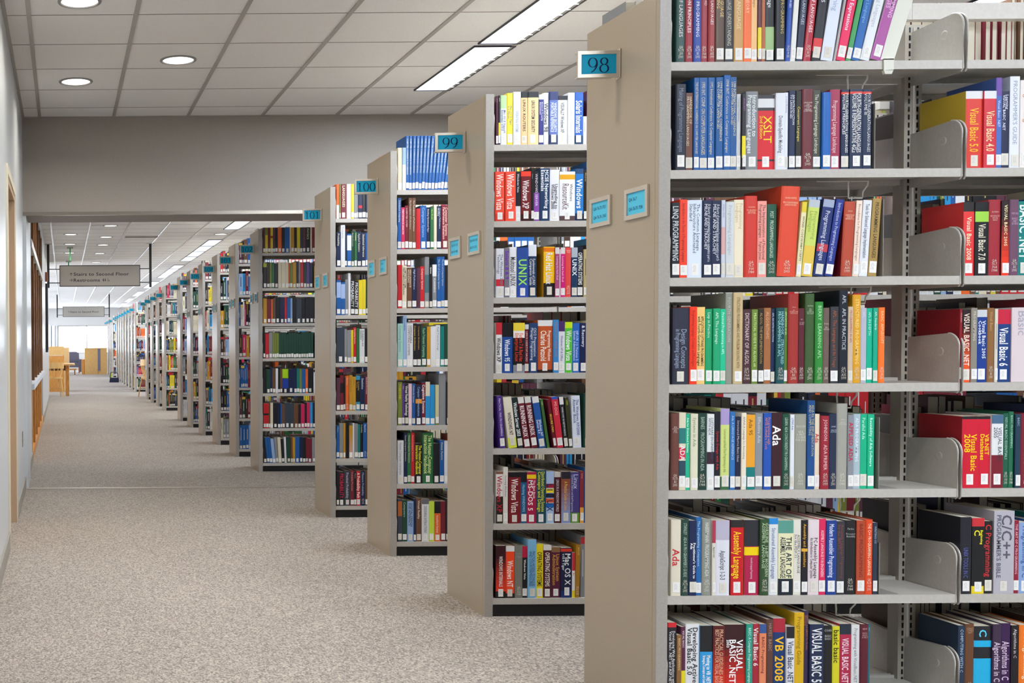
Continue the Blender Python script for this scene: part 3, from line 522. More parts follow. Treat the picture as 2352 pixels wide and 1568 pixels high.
def fill_row(x0, x1, y, z, rnd, pal, back=False, dens=0.9, vary=0.03):
    x = x0 + 0.012; xe = x0 + (x1 - x0) * rnd.uniform(dens - .12, dens + .06)
    run = 0
    while x < xe:
        if run <= 0: col = PAL[rnd.choice(pal)]; run = 0 if rnd.random() < .82 else rnd.randint(2, 4); hb = rnd.choice([.205, .225, .23, .235, .24, .255, .27]); wb = rnd.uniform(.013, .042)
        else: run -= 1
        w = min(wb, xe - x + .01)
        lum = sum(lin(col)); tc = '#b8a060' if lum < .25 and rnd.random() < .4 else '#d0d0d0' if lum < .9 else '#3a3a4a'
        stuff_book(x, y + rnd.uniform(0, .006) * (-1 if back else 1), z, w - .0008, min(hb, .285), rnd.uniform(.155, .182), col, tc, back, seed=rnd.random())
        x += w
def code_row(num, k, shelf, code):
    y = stack_y(k) + .012; z = SZ[shelf] + .0004; x = XP + TH + .010; rnd = random.Random(num * 10 + shelf)
    for tok in code.split():
        pr = tok.split(':', 3)
        t = pr[0]; lean = 0; tall = t.endswith('^'); t = t.rstrip('^')
        if '!' in t: t, ln = t.split('!'); lean = float(ln)
        col = PAL[t[0]]; w = float(t[1:]) * .005
        h = (.285 if tall else rnd.choice([.225, .232, .238, .242])) if shelf else (.30 if tall else .235)
        lum = sum(lin(col)); tc = '#d8d4b0' if lum < .9 else '#3a3a4a'
        if len(pr) > 2 and pr[2]: tc = pr[2]
        stuff_book(x, y + rnd.uniform(0, .005), z, w - .0006, h, .18, col, tc, lean=lean, title=(pr[1].replace('_', ' ') if len(pr) > 1 and pr[1] else None), seed=rnd.random(), opts=pr[3].replace('_', ' ') if len(pr) > 3 else '', fine=True)
        x += w
        if lean: x += .0005
    return x
C100 = ['e5 l4:::T#e4e6ec:.0_B#dfe1e6:.6 ' + ' '.join(f'b3.4!{0.01 * i:.2f}^:COMPUTER_CONFERENCE_PROCEEDINGS:#d8e0c8' for i in range(14)) + ' b3 b4 n4',
        'b4^:Distributed_Computing P4:PERFORMANCE_ANALYSIS:#ffffff m4:COMPUTER_SYSTEM:#f0c0c0 B4^:The_Foundations_of_Performance:#d8c8c0 B4^:The_Foundations_of_Performance:#d8c8c0 r5:::c b7:Computer_Systems:#9ac0f0 n4:Building_Operational_Apps:#f0f0f8 G4:Gnu_World:#c8e838 e3.5 n5:Computer_Performance/Modeling:#e0e8f0 m8:Computer_Systems/Performance_Evaluation:#f0b8b0 w5 k6',
        'r5 e5:COMPUTER_SYSTEMS/PERFORMANCE_MODELING:#22222a B6:PERFORMANCE/MODELING:#e8e0c8 n5:High_Performance:#d8e0f0 u4:::c r5:Computer_Systems:#f8f0f0 g5^:::M#4a6a72:.35:.7 k3.5:Systems:#ffffff g5:PLANNING:#e8e8e8:T#e4e4e4:.27 b4.5^:The_Art_of_Computer_Systems b4^:The_Art_of_Computer_Systems k4 k5 m6',
        'a6:Computing_Systems:#4a9a90 l4^:Performability w7:DEPENDABLE/COMPUTING_SYSTEMS:#22242c k4.5:Computer_Architecture:#c8a050 k4.5:Computer_Architecture:#c8a050 d6.5:Fault-Tolerant_Computing:#90c8a0 q4 w6:::T#2a3060:.0 w5:Fault_Tolerant_Design:#4a5a6a t4.2 d4.5 t5 n6',
        'v5:TORBOUND:#f8d020 p3:Video k4:Virtual_Reality_Technology:#f0f0f0:b e4:::T#e8c0cc:.99 b4:Multimedia_Systems n7:Computer_Communications:#a0c0f0:M#e89818:.35:.46 m4:Cognitive_Systems:#f8f0f0:b c5:::T#d8d0b8:.33 c6 v4:::T#c8c898:.85 g8^:::c k6',
        'w7:Human_Computer_Interaction:#9a9aa8 n4^:Human-Computer_Interaction G4^:Human-Computer_Interaction r4^:Human-Computer_Interaction:#f0c0b0 k9:The_Human-Computer/Interaction_Handbook:#f0e828:b G12^:The_Human-Computer/Interaction_Handbook:#d8e8a0:b k7 b5:Human_Factors w5',
        's5:::M#b06030:.05:.4 d6:Computers:#a8d0b8 l7:DIGITAL_DESIGN/FOR_INTERFACE:#2a3a5a n3 B6:Virtual_Reality:#f0e8d8 w8:DESIGNING_INTERACTIONS:#4a4a50:T#6a6a70:.12 y6:::T#c0dc48:.99 o7:Accessibility_for_Everybody:#f8f0e0:T#1e1e22:.3 m6 k4 n5']
C101 = ['o4:::B#d8dce4:.4 v2 m8:LANGUAGES:::c w6 y4 g4:Fuzzy g2 n5:::M#c82838:.62:.7 k5 n4', 'n6:Probability w6^:Probability:#9a9aa8 n2.5 b6:::M#d8dce4:.05:.5 d4:Random_Processes G3.5:Probability n6:Applied_Statistics n6:Statistical_Inference b5',
        'b6:::M#a0b8e0:.06:.5 b6:::M#a0b8e0:.06:.5 g4 w3.3^ k5.5:PROBABILITY:#d8d8d8:b k5.5:PROBABILITY:#d8d8d8:b y5.5 y4.5 d4 n5', 's11 g3.5 g5.5 y3.2 r4:Probability_Random:#f8e0d0 G4.3:::c w7:Probability_and/Statistics:#3a3a4a k5 n6',
        'u5 m5:::M#241c20:.22:.5 k2.3 o5:Statistics:#ffe0c0:c q4.5:Probability_Theory:#6a4a10 q4.5:Statistics:#6a4a10 k6:Probability/Theory:#c8b070:T#3a9ac0:.12_B#3a90b0:.25 n6.5:Statistics:#c8d0e0 m5:Random_Processes:#e8c8d0 n4',
        'b4:Markov g5.5 q2.8 k5:::c q5:::G#c8a090 w2.2 g5 t3 k4:Probability b5:Random:#c0d0f0:c B5 n4', 'k3.5 k7.5:PROBABILITY:#c82850:b s8:Practical_Probability:#c0c0c8 m5:Probability_Processes:#e8b0a8 k3.3:Measure:#f0f0f0 r5.5:A_Probability_Path:#fff0e8:b n6.5:Measure_Probability:#b8c8d8:c B5 k5']
C102 = ['u4 v5:::B#d8cc30:.7 m5 y4.5:::M#b04020:.33:.42 u4 k5 o7 k6 b9 e2.5 q6 k5 y6 s5 u5 k9:PHYSICS e3 m6', 'k7:::T#a8b838:.16 D5 v4 G5 k7 e6 e8 e5 o3 v5 q7 k4 g3.5 r6 d5 p6 n6',
        'q7 m8 o3 B5 k8 n9 r4 b7 l3.5 k7:::c s10 k7 k8 k8 k5', 'k4 r7 g6 ' + 'v4 v4 v4 ' + ' '.join(['d4.6'] * 14), 'k6:::c d7 n4 B6 w4.5 k4 B4 k11:::T#a4cc18:.38_M#1c3c98:.4:.8 n11 n5 t5 v4.5 b7 o4.5 k8',
        'r5:::M#1c1c20:.4:.48 r5:::M#1c1c20:.4:.48 B3 e5 k9 n5 b3 B5 s9 s8 B8 k5 P7 k4 P6 c5 n6', 'k7 b5!-.1 b5!-.1 l6!-.1 g5!-.08 e6!-.06 k5!-.05 w4!-.04 d7!-.02 B3.5 q5 b8 n6 k6 m3.5 m8 g8']
rs = random.Random(5)
def palette(num): return DARKP if num in (102, 106, 109, 110) else MIXP
STACKS = [(98 + i, i) for i in range(4)] + [(102 + i, 5 + i) for i in range(6)] + [(108 + i, 12 + i) for i in range(4)] + \
         [(112 + i, 17.9 + i) for i in range(8)] + [(120 + i, 27.3 + i) for i in range(4)]
def bays_of(k): return 3 if k <= 5 else 2 if k <= 15 else 1
for num, k in STACKS:
    y = stack_y(k); nb = bays_of(k)
    for b in range(nb):
        x0 = XP + TH / 2 + b * BAYW + .012; x1 = x0 + BAYW - .03
        for s_ in range(7):
            z = SZ[s_] + .0004; x0f = x0; skip = False
            if num == 98:
                if b == 0 or (b == 1 and s_ == 0): skip = True
                elif b == 1: x0f = ROWEND[(98, 1, s_)] - .012
            if num == 99 and b == 0: x0f = ROWEND[(99, 0, s_)] - .012
            if k in (2, 3, 5) and b == 0:
                x0f = code_row(num, k, s_, (C100, C101, None, C102)[int(k) - 2][s_])
            if not skip: fill_row(x0f, x1, y + .014, z, rs, palette(num), dens=.86)
            if k < 17: fill_row(x0, x1, y + WD - .014, z, rs, 'BDuskgnme' if num == 98 else MIXP, back=True, dens=.86)

# ------------------------------------------------------------------ shelving stacks
def shelf_mesh(w):
    g = G(); d = WD / 2 - .006
    g.box(0, .004, -.003, w, d, 0, '#ffffff'); g.box(0, .004, -.026, w, .0065, -.003, '#ffffff')
    g.box(0, .0065, -.026, w, .016, -.0245, '#ffffff'); g.box(0, d - .003, -.020, w, d, -.003, '#ffffff')
    g.box(0, d - .003, 0, w, d, .010, '#ffffff')
    return g
def bracket_mesh():
    d = WD / 2 - .010; r = .042; top = .152; bot = -.032
    pts = [(d, bot), (.012, bot), (.004, bot + .008)]
    pts += [(.004 + r * (1 - math.cos(t)), top - r + r * math.sin(t)) for t in [i * math.pi / 2 / 8 for i in range(9)]]
    pts += [(d, top - .012)]
    g = G(); g.prism([(a, b) for a, b in pts], 0, .0022, 'x')
    # rolled front edge
    e = [(.0011, a, b) for a, b in pts[1:-1]]
    g.tube(e, .0026, 6)
    n = 14; cy, cz, R = .075, .095, .014     # pressed dimple
    for sx, xx in ((1, .0023), (-1, -.0001)):
        ring = [(xx + sx * .0018, cy + R * .8 * math.cos(2 * math.pi * i / n), cz + R * .8 * math.sin(2 * math.pi * i / n)) for i in range(n)]
        out = [(xx, cy + R * math.cos(2 * math.pi * i / n), cz + R * math.sin(2 * math.pi * i / n)) for i in range(n)]
        for i in range(n): g.quad([out[i], out[(i + 1) % n], ring[(i + 1) % n], ring[i]])
        g.quad(ring)
    return g
def post_mesh(slots=True):
    g = G(); c = '#aaa296'
    w, d = .056, .046
    g.box(-w / 2, -d / 2, .0, w / 2, d / 2, HT - .05, c)
    g.box(-.0035, -d / 2 - .0025, .02, .0035, -d / 2, HT - .06, '#b4ada2')
    if slots:
        for i in range(84):
            z = .07 + i * .0254
            for sx in (-.0135, .0135):
                g.box(sx - .003, -d / 2 - .0004, z, sx + .003, -d / 2 + .001, z + .0165, '#0c0c0c')
                g.box(sx - .003, d / 2 - .001, z, sx + .003, d / 2 + .0004, z + .0165, '#0c0c0c')
    return g
me_shelf = shelf_mesh(BAYW - .016).mesh('shelf', M_SHELF, False)
me_brk = bracket_mesh().mesh('shelf_bracket', M_SHELF, False)
me_post = post_mesh().mesh('slotted_post', M_SLOT)
me_post2 = post_mesh(False).mesh('slotted_post', M_SLOT)
g = G(); g.box(0, .010, 0, BAYW - .004, WD - .010, SZ[6] - .027); me_kick = g.mesh('base_kick', M_BLACK, False)
g = G()
o_ = .0025
g.prism([(0, 0), (0, HT - o_), (o_, HT), (TH - o_, HT), (TH, HT - o_), (TH, 0)], 0, WD, 'y')
g.box(-.0006, .02, .0, 0, .0213, HT - .004)
me_panel = g.mesh('end_panel', M_ENAMEL, False)
g = G(); g.prism([(.001, -.0016), (TH - .001, -.0016), (TH, -.0002), (0, -.0002)], 0, HT, 'z'); me_edge = g.mesh('panel_edge', M_EDGE_SHADED, False)
g = G(); g.box(0, -.016, 0, BAYW - .021, .016, .052); me_rail = g.mesh('top_rail', M_SHELF, False)
WORDS = {98: '98', 99: '99'}
for num, k in STACKS:
    y = stack_y(k); nb = bays_of(k)
    if num <= 107: lab = f'beige metal library stack whose blue end sign reads {num}'
    elif num <= 111: lab = f'beige metal library stack, {ORD[num - 108]} one beyond the opening behind stack 107'
    elif num <= 119: lab = f'far library stack end, {ORD[num - 112]} in the row of eight past the light wooden chair'
    else: lab = f'farthest block of library stacks, {ORD[num - 120]} one past the navy tote bag'
    st = empty('library_stack', (XP, y, 0), lab, 'bookshelf', 'library stacks along the aisle')
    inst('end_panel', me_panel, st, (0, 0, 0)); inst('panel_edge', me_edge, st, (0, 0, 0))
    for b in range(nb + 1):
        inst('slotted_post', me_post if k <= 2 else me_post2, st, (TH / 2 + b * BAYW + (.022 if b == 0 else 0) + (.0285 if b == 0 else 0), WD / 2, 0))
    for b in range(nb):
        xb = TH / 2 + b * BAYW
        inst('base_kick', me_kick, st, (xb + (.0185 if b == 0 else .002), 0, 0)) if b else inst('base_kick', me_kick, st, (xb + .0182, 0, 0))
        inst('top_rail', me_rail, st, (xb + (.02 if b == 0 else 0), WD / 2, HT - .031))
        for s_ in range(7):
            x = xb + (.022 if b == 0 else .008)
            o = fs = inst('shelf', me_shelf, st, (x, 0, SZ[s_]))
            if b == 0: o.scale = ((BAYW - .022 - .008) / (BAYW - .016), 1, 1)
            if k < 17:
                o = bs = inst('shelf', me_shelf, st, (x, WD, SZ[s_])); o.scale = (((BAYW - .030) / (BAYW - .016)) if b == 0 else 1, -1, 1)
            if s_ < 6 or True:
                onto(inst('shelf_bracket', me_brk, st, (x - .0032, 0, SZ[s_])), fs)
                if k <= 5 or (k <= 10 and b == 0): onto(inst('shelf_bracket', me_brk, st, (xb + BAYW - .0074, 0, SZ[s_])), fs)
                if k <= 3:
                    for xx in (x - .0032, xb + BAYW - .0074):
                        o = inst('shelf_bracket', me_brk, st, (xx, WD, SZ[s_])); o.scale = (1, -1, 1); onto(o, bs)

# serif digits drawn with a broad nib
def arc(cx, cy, rx, ry, a0, a1, n=14):
    return [(cx + rx * math.cos(math.radians(a0 + (a1 - a0) * i / n)), cy + ry * math.sin(math.radians(a0 + (a1 - a0) * i / n))) for i in range(n + 1)]
def nib(g, pts, fn, thick=.074, thin=.022, col='#0c1a4a'):
    P = [Vector(p) for p in pts]; L = []; R = []
    for i, p in enumerate(P):
        d = (P[min(i + 1, len(P) - 1)] - P[max(i - 1, 0)]); d.normalize()
        w = (thin + (thick - thin) * abs(d.y) ** 1.6) / 2; nrm = Vector((-d.y, d.x))
        L.append(p + nrm * w); R.append(p - nrm * w)
    for i in range(len(P) - 1):
        g.quad([fn(*L[i]), fn(*L[i + 1]), fn(*R[i + 1]), fn(*R[i])], lin(col))
DIG = {
 '0': [arc(.25, .35, .19, .33, 0, 360, 28)],
 '1': [[(.25, .02), (.25, .68)], [(.12, .015), (.38, .015)], [(.13, .58), (.25, .68)]],
 '2': [arc(.25, .50, .17, .18, 160, -30) + [(.30, .28), (.08, .03)], [(.07, .03), (.43, .03)], [(.43, .03), (.45, .12)]],
 '3': [arc(.23, .52, .15, .16, 150, -80), arc(.23, .20, .18, .19, 85, -155)],
 '4': [[(.32, .0), (.32, .68)], [(.32, .68), (.04, .20)], [(.04, .20), (.46, .20)]],
 '5': [[(.13, .66), (.42, .66)], [(.13, .66), (.11, .38)], arc(.22, .22, .19, .21, 115, -150)],
 '6': [arc(.25, .22, .18, .21, 0, 360, 24), arc(.50, .26, .43, .42, 185, 110)],
 '7': [[(.06, .66), (.44, .66)], [(.44, .66), (.20, .0)]],
 '8': [arc(.25, .52, .145, .15, 0, 360, 22), arc(.25, .19, .18, .18, 0, 360, 24)],
 '9': [arc(.25, .47, .18, .21, 0, 360, 24), arc(.02, .42, .41, .42, 10, -68)],
}
def digits(g, s, fn, hgt, cx, cz, col='#0c1a4a'):
    sc = hgt / .7; w = len(s) * .5 * sc
    for i, ch in enumerate(s):
        for st in DIG[ch]: nib(g, st, lambda a, b: fn(cx - w / 2 + (i * .5 + a) * sc, cz - hgt / 2 + b * sc), col=col)

def number_sign(num, k):
    y = stack_y(k) + WD / 2 + .008
    far = num > 107
    lab = f'small cyan number sign reading {num} in a metal frame on its stack end' if num <= 111 else \
          f'tiny blue flag sign on the {ORD[num - 112]} stack end past the light wooden chair' if num < 120 else f'tiny blue flag sign of the {ORD[num - 120]} stack end past the navy tote bag'
    r = empty('number_sign', (XP - .0012, y, 2.05), lab, 'sign', 'blue number signs on the stack ends', rz=math.radians(-5))
    W_, H_, b = .132, .086, .011
    f = G(); c = '#ffffff'
    f.box(-W_, 0, 0, 0, .004, H_, c)
    for q in ((-W_, 0, 0, b), (-W_, H_ - b, 0, H_)): f.box(q[0], -.006, q[1], q[2], 0, q[3], c)
    f.box(-W_, -.006, b, -W_ + b, 0, H_ - b, c); f.box(-b, -.006, b, 0, 0, H_ - b, c)
    # second face and the slanted clips that hold the sign to the panel
    f.box(-W_, .004, 0, -.02, .022, .004, c); f.box(-W_, .004, H_ - .004, -.02, .022, H_, c)
    f.box(-.0015, -.010, -.004, 0, .024, H_ + .005, c)
    f.obj('sign_frame', M_ALU, r, False)
    p = G(); p.box(-W_ + b, -.0016, b, -b, 0, H_ - b, '#10aad6')
    if not far or num <= 111:
        digits(p, str(num), lambda a, z: (a, -.0020, z), .050, -W_ / 2, H_ * .47)
    p.obj('number_card', M_LABEL, r)
CARDS = {98: (('QA 76.7', 'QA 76.73 .P24'), ('QA 76.73 .P25', 'QA 76.76 .O63')), 99: (('QA 76.76 .O63', 'QA 76.9 .C63'), ('QA 76.9 .C63', 'QA 76.9 .H85')),
         100: (('QA 76.9', 'QA 273'), ('QA 273', 'QA 276')), 101: (('QA 276', 'QA 300'), ('QA 300', 'QA 303'))}
def card_holder(num, k, j):
    y = stack_y(k) + (.052 if j == 0 else .285); z = 1.578
    which = ('nearer', 'farther')[j]
    if num > 111: return
    lab = f'{which} metal-framed blue call number card on the end of stack {num}'
    r = empty('card_holder', (XP - .0007, y, z), lab, 'card holder', 'call number card holders on the stack ends')
    L, H_, b = .140, .098, .014
    f = G(); c = '#ffffff'
    f.box(-.001, 0, 0, 0, L, H_, c)
    f.box(-.0065, 0, 0, -.001, L, b, c); f.box(-.0065, 0, H_ - b, -.001, L, H_, c); f.box(-.0065, 0, b, -.001, b, H_ - b, c); f.box(-.0065, L - b, b, -.001, L, H_ - b, c)
    f.obj('card_frame', M_ALU, r, False)
    p = G(); p.box(-.002, b, b, -.001, L - b, H_ - b, '#52bfe0')
    if num in CARDS:
        for i, s in enumerate(CARDS[num][j]):
            v, fc, tw, lo, hi = text_geo(s, 2); sv = .0155; su = min(sv * .9, (L - 2 * b - .014) / tw)
            put_text(p, s, lambda a, bb: (-.0025, L - b - .008 - a, H_ - b - .026 - i * .030 + bb), su, sv, '#16386a')
    else:
        for i in range(2): p.quad([(-.0025, b + .015, H_ * .62 - i * .03), (-.0025, L - b - .02, H_ * .62 - i * .03), (-.0025, L - b - .02, H_ * .70 - i * .03), (-.0025, b + .015, H_ * .70 - i * .03)], lin('#2a5a8a'))
    p.obj('call_number_card', M_LABEL, r)
for num, k in STACKS:
    number_sign(num, k); card_holder(num, k, 0); card_holder(num, k, 1)

# wire book supports hanging under the shelves and the plate supports
def wire_support(x, yb, z, lab, zt=None, drop=.21, sp=.0):
    g = G(); w = .055
    g.tube([(0, .010, .0015), (0, .012, -.012), (.010, .024, -.030), (.012, .028, -drop), (w, .028, -drop), (w, .024, -.030), (w + .006, .012, -.012), (w + .006, .010, .0015)], .0026, 6)
    g.tube([(-.10, .010, 0), (w + .006, .010, 0)], .0018, 5)
    o = g.obj('wire_book_support', M_WIRE, None, False, (x, yb, z)); tag(o, lab, 'book support', 'wire book supports under the shelves')
sup = [(0, 1, 1942), (0, 2, 1946), (0, 3, 1955), (0, 4, 1925), (0, 5, 1935), (0, 6, 1928)]
for b, s_, px in sup:
    X, Z = ray(px, 700, Y0 + .06)
    wire_support(X, Y0 + .05, SZ[s_ - 1] - .0295, f'bent wire book support beside the last book on the {SHELFN[s_]} of stack 98', drop=.050)
def plate_support(x, y, z, h, lab, col='#8f8b86'):
    r = G(); r.box(0, 0, .0012, .0016, .13, h, col); r.box(.0016, 0, 0, .06, .13, .0012, col)
    o = r.obj('book_support', M_PLAIN, None, True, (x, y, z)); tag(o, lab, 'book support', 'metal plate book supports'); return o
for s_, px, h in ((1, 2000, .20), (2, 2022, .235), (4, 2018, .22), (5, 2022, .16)):
    X, _z = ray(px, 700, Y0 + .02)
    plate_support(X, Y0 + .012, SZ[s_] + .0005, h, f'grey metal plate bookend closing the {SHELFN[s_]} of stack 98')
# cream bookend on the top shelf with its clip over the shelf edge
X, _z = ray(2030, 140, Y0)
g = G(); a = math.radians(17)
dx = math.tan(a) * .235
g.prism([(0, 0), (.046, 0), (.046 + dx, .235), (dx, .235)], 0, .055, 'y', '#dcdcd0')
g.box(0, -.0225, 0, .030, .0, .003, '#dcdcd0'); g.box(0, -.0225, -.032, .030, -.0185, .003, '#d8d8cc'); g.prism([(.0, -.032), (.03, -.030), (.024, -.043), (.004, -.043)], -.0225, -.012, 'y', '#d0d0c4')
o = g.obj('bookend', M_PLAIN, None, True, (X, Y0 + .0215, SZ[0] + .0015)); tag(o, 'cream plastic bookend clipped over the edge of the top shelf of stack 98', 'bookend')

# ------------------------------------------------------------------ room
def st(g, name, m, attr=False):
    o = g.obj(name, m, None, attr); o['kind'] = 'structure'; return o
XL, XR, YB = -.33, 9.5, -4.0
g = G(); g.box(XL - 2.4, YB, -.1, XR, FARY + .4, 0); st(g, 'floor', M_CARPET)
g = G(); g.box(XL - 2.4, YB, CEIL, XR, FARY + .4, CEIL + .1); st(g, 'ceiling', M_TILE)
# suspended grid: wide runners along the aisle, thin joints across
g = G(); HD0, HD1 = 9.08, 9.72
xs = [-.185 + .6096 * i for i in range(-3, 17)]
for x in xs:
    for a, b in ((YB, HD0), (HD1, FARY)):
        if x < XL and a < 9: continue
        g.box(x - .0125, a, CEIL - .008, x + .0125, b, CEIL - .0004)
g.box(XL, YB, CEIL - .008, XL + .02, HD0, CEIL - .0004); g.box(XL, HD0 - .02, CEIL - .006, XR, HD0 - .0005, CEIL - .0004)
st(g, 'ceiling_grid_runner', M_GRID)
g = G(); y = 8.72
ys = [8.735 - .6096 * i for i in range(21)] + [9.9 + .6096 * i for i in range(75)]
for y in ys: g.box(XL - 2.3 if y > 24.8 else XL, y - .0035, CEIL - .0015, XR, y + .0035, CEIL - .0003)
st(g, 'ceiling_grid_joint', M_GROOVE)
# header wall between the two rooms
g = G(); g.box(XL, HD0, 2.275, XR, HD1, CEIL)
st(g, 'wall_header', M_HEAD)
g = G(); g.box(XL, HD0 - .012, 2.262, XR, HD0 + .02, 2.29); st(g, 'trim_1', mat('satin_trim', '#8f877d', rough=.22, metal=.5))
g = G(); g.box(XL, HD0 - .02, 0, XR, HD0 + .02, .008); st(g, 'trim_2', mat('threshold_strip', '#cfc9bf', rough=.3, metal=.7))
g = G(); g.box(XL, HD0, .0, XL + .028, HD1, 2.275); st(g, 'trim_3', M_WALLW)
# left wall with a door recess
DA, DB, DH = 6.45, 7.42, 2.20
g = G(); g.box(XL - .2, YB, 0, XL, DA, CEIL); g.box(XL - .2, DB, 0, XL, 11.196, CEIL); g.box(XL - .2, DA, DH, XL, DB, CEIL)
g.box(XL - .2, 11.196, 2.853, XL, 17.104, CEIL); g.box(XL - .2, 17.104, 0, XL, 24.8, CEIL)
st(g, 'wall_left', M_WALLW)
g = G(); g.box(XL - .21, YB - .1, 0, XL - .2, 11.2, CEIL); st(g, 'wall_left_core', M_WALLW)
g = G()
f_ = '#b39b83'
for ya, yb in ((DA, DA + .04), (DB - .04, DB)): g.box(XL - .19, ya, 0, XL + .006, yb, DH, f_)
g.box(XL - .19, DA + .04, DH - .04, XL + .006, DB - .04, DH, f_)
for ya, yb in ((DA - .05, DA), (DB, DB + .05)): g.box(XL + .0005, ya, 0, XL + .012, yb, DH + .05, '#cfc9b4')
g.box(XL + .0005, DA, DH, XL + .012, DB, DH + .05, '#cfc9b4')
o = st(g, 'door_1', M_PLAIN, True)
g = G(); g.box(XL - .17, DA + .042, .006, XL - .13, DB - .042, DH - .042, '#b89a74')
lf = g.obj('door_leaf', M_PLAIN, o); 
g = G(); g.tube([(XL - .13, DA + .12, 1.0), (XL - .08, DA + .12, 1.0), (XL - .08, DA + .24, 1.0)], .010, 8); g.obj('door_handle', M_ALU, lf, False)
g = G()
for ya, yb in ((YB, DA - .052), (DB + .052, 11.2), (17.1, 24.8)): g.box(XL + .0005, ya, 0, XL + .012, yb, .10)
st(g, 'baseboard_left', mat('baseboard_vinyl', '#8f8a80', rough=.5))
# power outlet on the left wall
ol = G(); ol.box(XL + .0005, 8.55, .40, XL + .006, 8.62, .52, '#8b8478')
for zz in (.43, .475): ol.box(XL + .006, 8.565, zz, XL + .0065, 8.605, zz + .025, '#2a2826')
tag(ol.obj('wall_outlet', M_PLAIN), 'grey power outlet low on the left wall before the opening', 'outlet')
# timber glazed screen in the second room
scr = empty('glazed_screen', (XL, 11.2, 0), 'oak glazed screen with dark posts let into the left wall beyond the opening', 'screen')
g = G()
for i in range(5):
    yy = i * 1.16
    g.box(-.16, yy + .02, .10, -.02, yy + 1.10, .74)
    g.box(-.02, yy, .0, .004, yy + .07, .74)
g.box(-.16, 0, 0, .006, 5.9, .10); g.obj('lower_panel', M_WOOD, scr, False)
g = G(); g.box(-.17, 0, .74, .03, 5.9, .80, '#c9cdd4'); g.obj('sill', M_PLAIN, scr)
for i in range(6):
    g = G(); yy = i * 1.164; g.box(-.17, yy, .80, -.0, yy + .075, 2.849); g.obj('post', M_WOODD, scr, False)
g = G(); g.box(-.17, 0, 2.20, .012, 5.9, 2.28, '#d2d0cc'); g.obj('transom', M_PLAIN, scr)
gl = bpy.data.materials.new('window_glass'); gl.use_nodes = True; nt = gl.node_tree; nt.nodes.clear()
out = nt.nodes.new('ShaderNodeOutputMaterial'); mx = nt.nodes.new('ShaderNodeMixShader'); fr = nt.nodes.new('ShaderNodeFresnel'); fr.inputs[0].default_value = 1.5
tr = nt.nodes.new('ShaderNodeBsdfTransparent'); gs = nt.nodes.new('ShaderNodeBsdfGlossy'); gs.inputs['Roughness'].default_value = .03
nt.links.new(fr.outputs[0], mx.inputs[0]); nt.links.new(tr.outputs[0], mx.inputs[1]); nt.links.new(gs.outputs[0], mx.inputs[2]); nt.links.new(mx.outputs[0], out.inputs[0])
g = G(); g.box(-.09, .05, .80, -.085, 5.85, 2.85); g.obj('glass_pane', gl, scr, False)
g = G(); g.box(-.20, 0, 0, -.175, 5.9, 2.85); g.obj('back_board', M_WOODD, scr, False)
# rear side of the second room beyond the wall's end
g = G(); g.box(XL - 2.4, 24.6, 0, XL - .2, 24.8, CEIL); st(g, 'wall_left_return', M_WALLW)
g = G(); g.box(XL - 2.5, 24.8, 0, XL - 2.3, FARY + .2, .78); g.box(XL - 2.5, 24.8, 2.52, XL - 2.3, FARY + .2, CEIL)
for i in range(8): g.box(XL - 2.5, 24.8 + i * 4.37 , .78, XL - 2.3, 24.8 + i * 4.37 + .6, 2.52)
st(g, 'wall_left_rear', M_WALLW)
g = G()
for i in range(7): g.box(XL - 2.42, 25.4 + i * 4.37, .78, XL - 2.415, 29.17 + i * 4.37, 2.52)
st(g, 'window_3', gl)
# far wall with the wide window
WX0, WX1, WZ0, WZ1 = -.30, 5.6, .80, 2.20
g = G(); g.box(XL - 2.5, FARY, 0, WX0 - .9, FARY + .2, CEIL); g.box(WX1, FARY, 0, XR, FARY + .2, CEIL); g.box(WX0 - .9, FARY, 0, WX1, FARY + .2, WZ0); g.box(WX0 - .9, FARY, WZ1, WX1, FARY + .2, CEIL)
g.box(WX0 - .12, FARY, WZ0, WX0, FARY + .2, WZ1)
st(g, 'wall_far', mat('far_wall_paint', '#dad8d6', rough=.5))
g = G(); 
for x in (WX0, 1.15, 2.6, 4.1, WX1 - .05): g.box(x, FARY + .05, WZ0, x + .05, FARY + .10, WZ1)
g.box(WX0, FARY + .05, WZ1 - .04, WX1, FARY + .10, WZ1); g.box(WX0, FARY + .05, WZ0, WX1, FARY + .10, WZ0 + .04)
wn = st(g, 'window_1', M_GRID)
g = G(); g.box(WX0, FARY + .07, WZ0, WX1, FARY + .075, WZ1); g.obj('window_pane', gl, wn, False)
g = G()
for i, x in enumerate((-.80, -.68, -.58, -.49)): g.box(WX0 - .9 + (x + .80) * 2.2 + .05, FARY + .02, WZ0, WX0 - .9 + (x + .80) * 2.2 + .13, FARY + .06, WZ1)
st(g, 'window_2', mat('blind_slat', '#7d8088', rough=.5))
# right and back walls
g = G(); g.box(XR, YB, 0, XR + .2, FARY + .2, CEIL); st(g, 'wall_right', M_WALLW)
g = G(); g.box(XL - .2, YB - .2, 0, XR + .2, YB, CEIL); st(g, 'wall_back', M_WALLW)

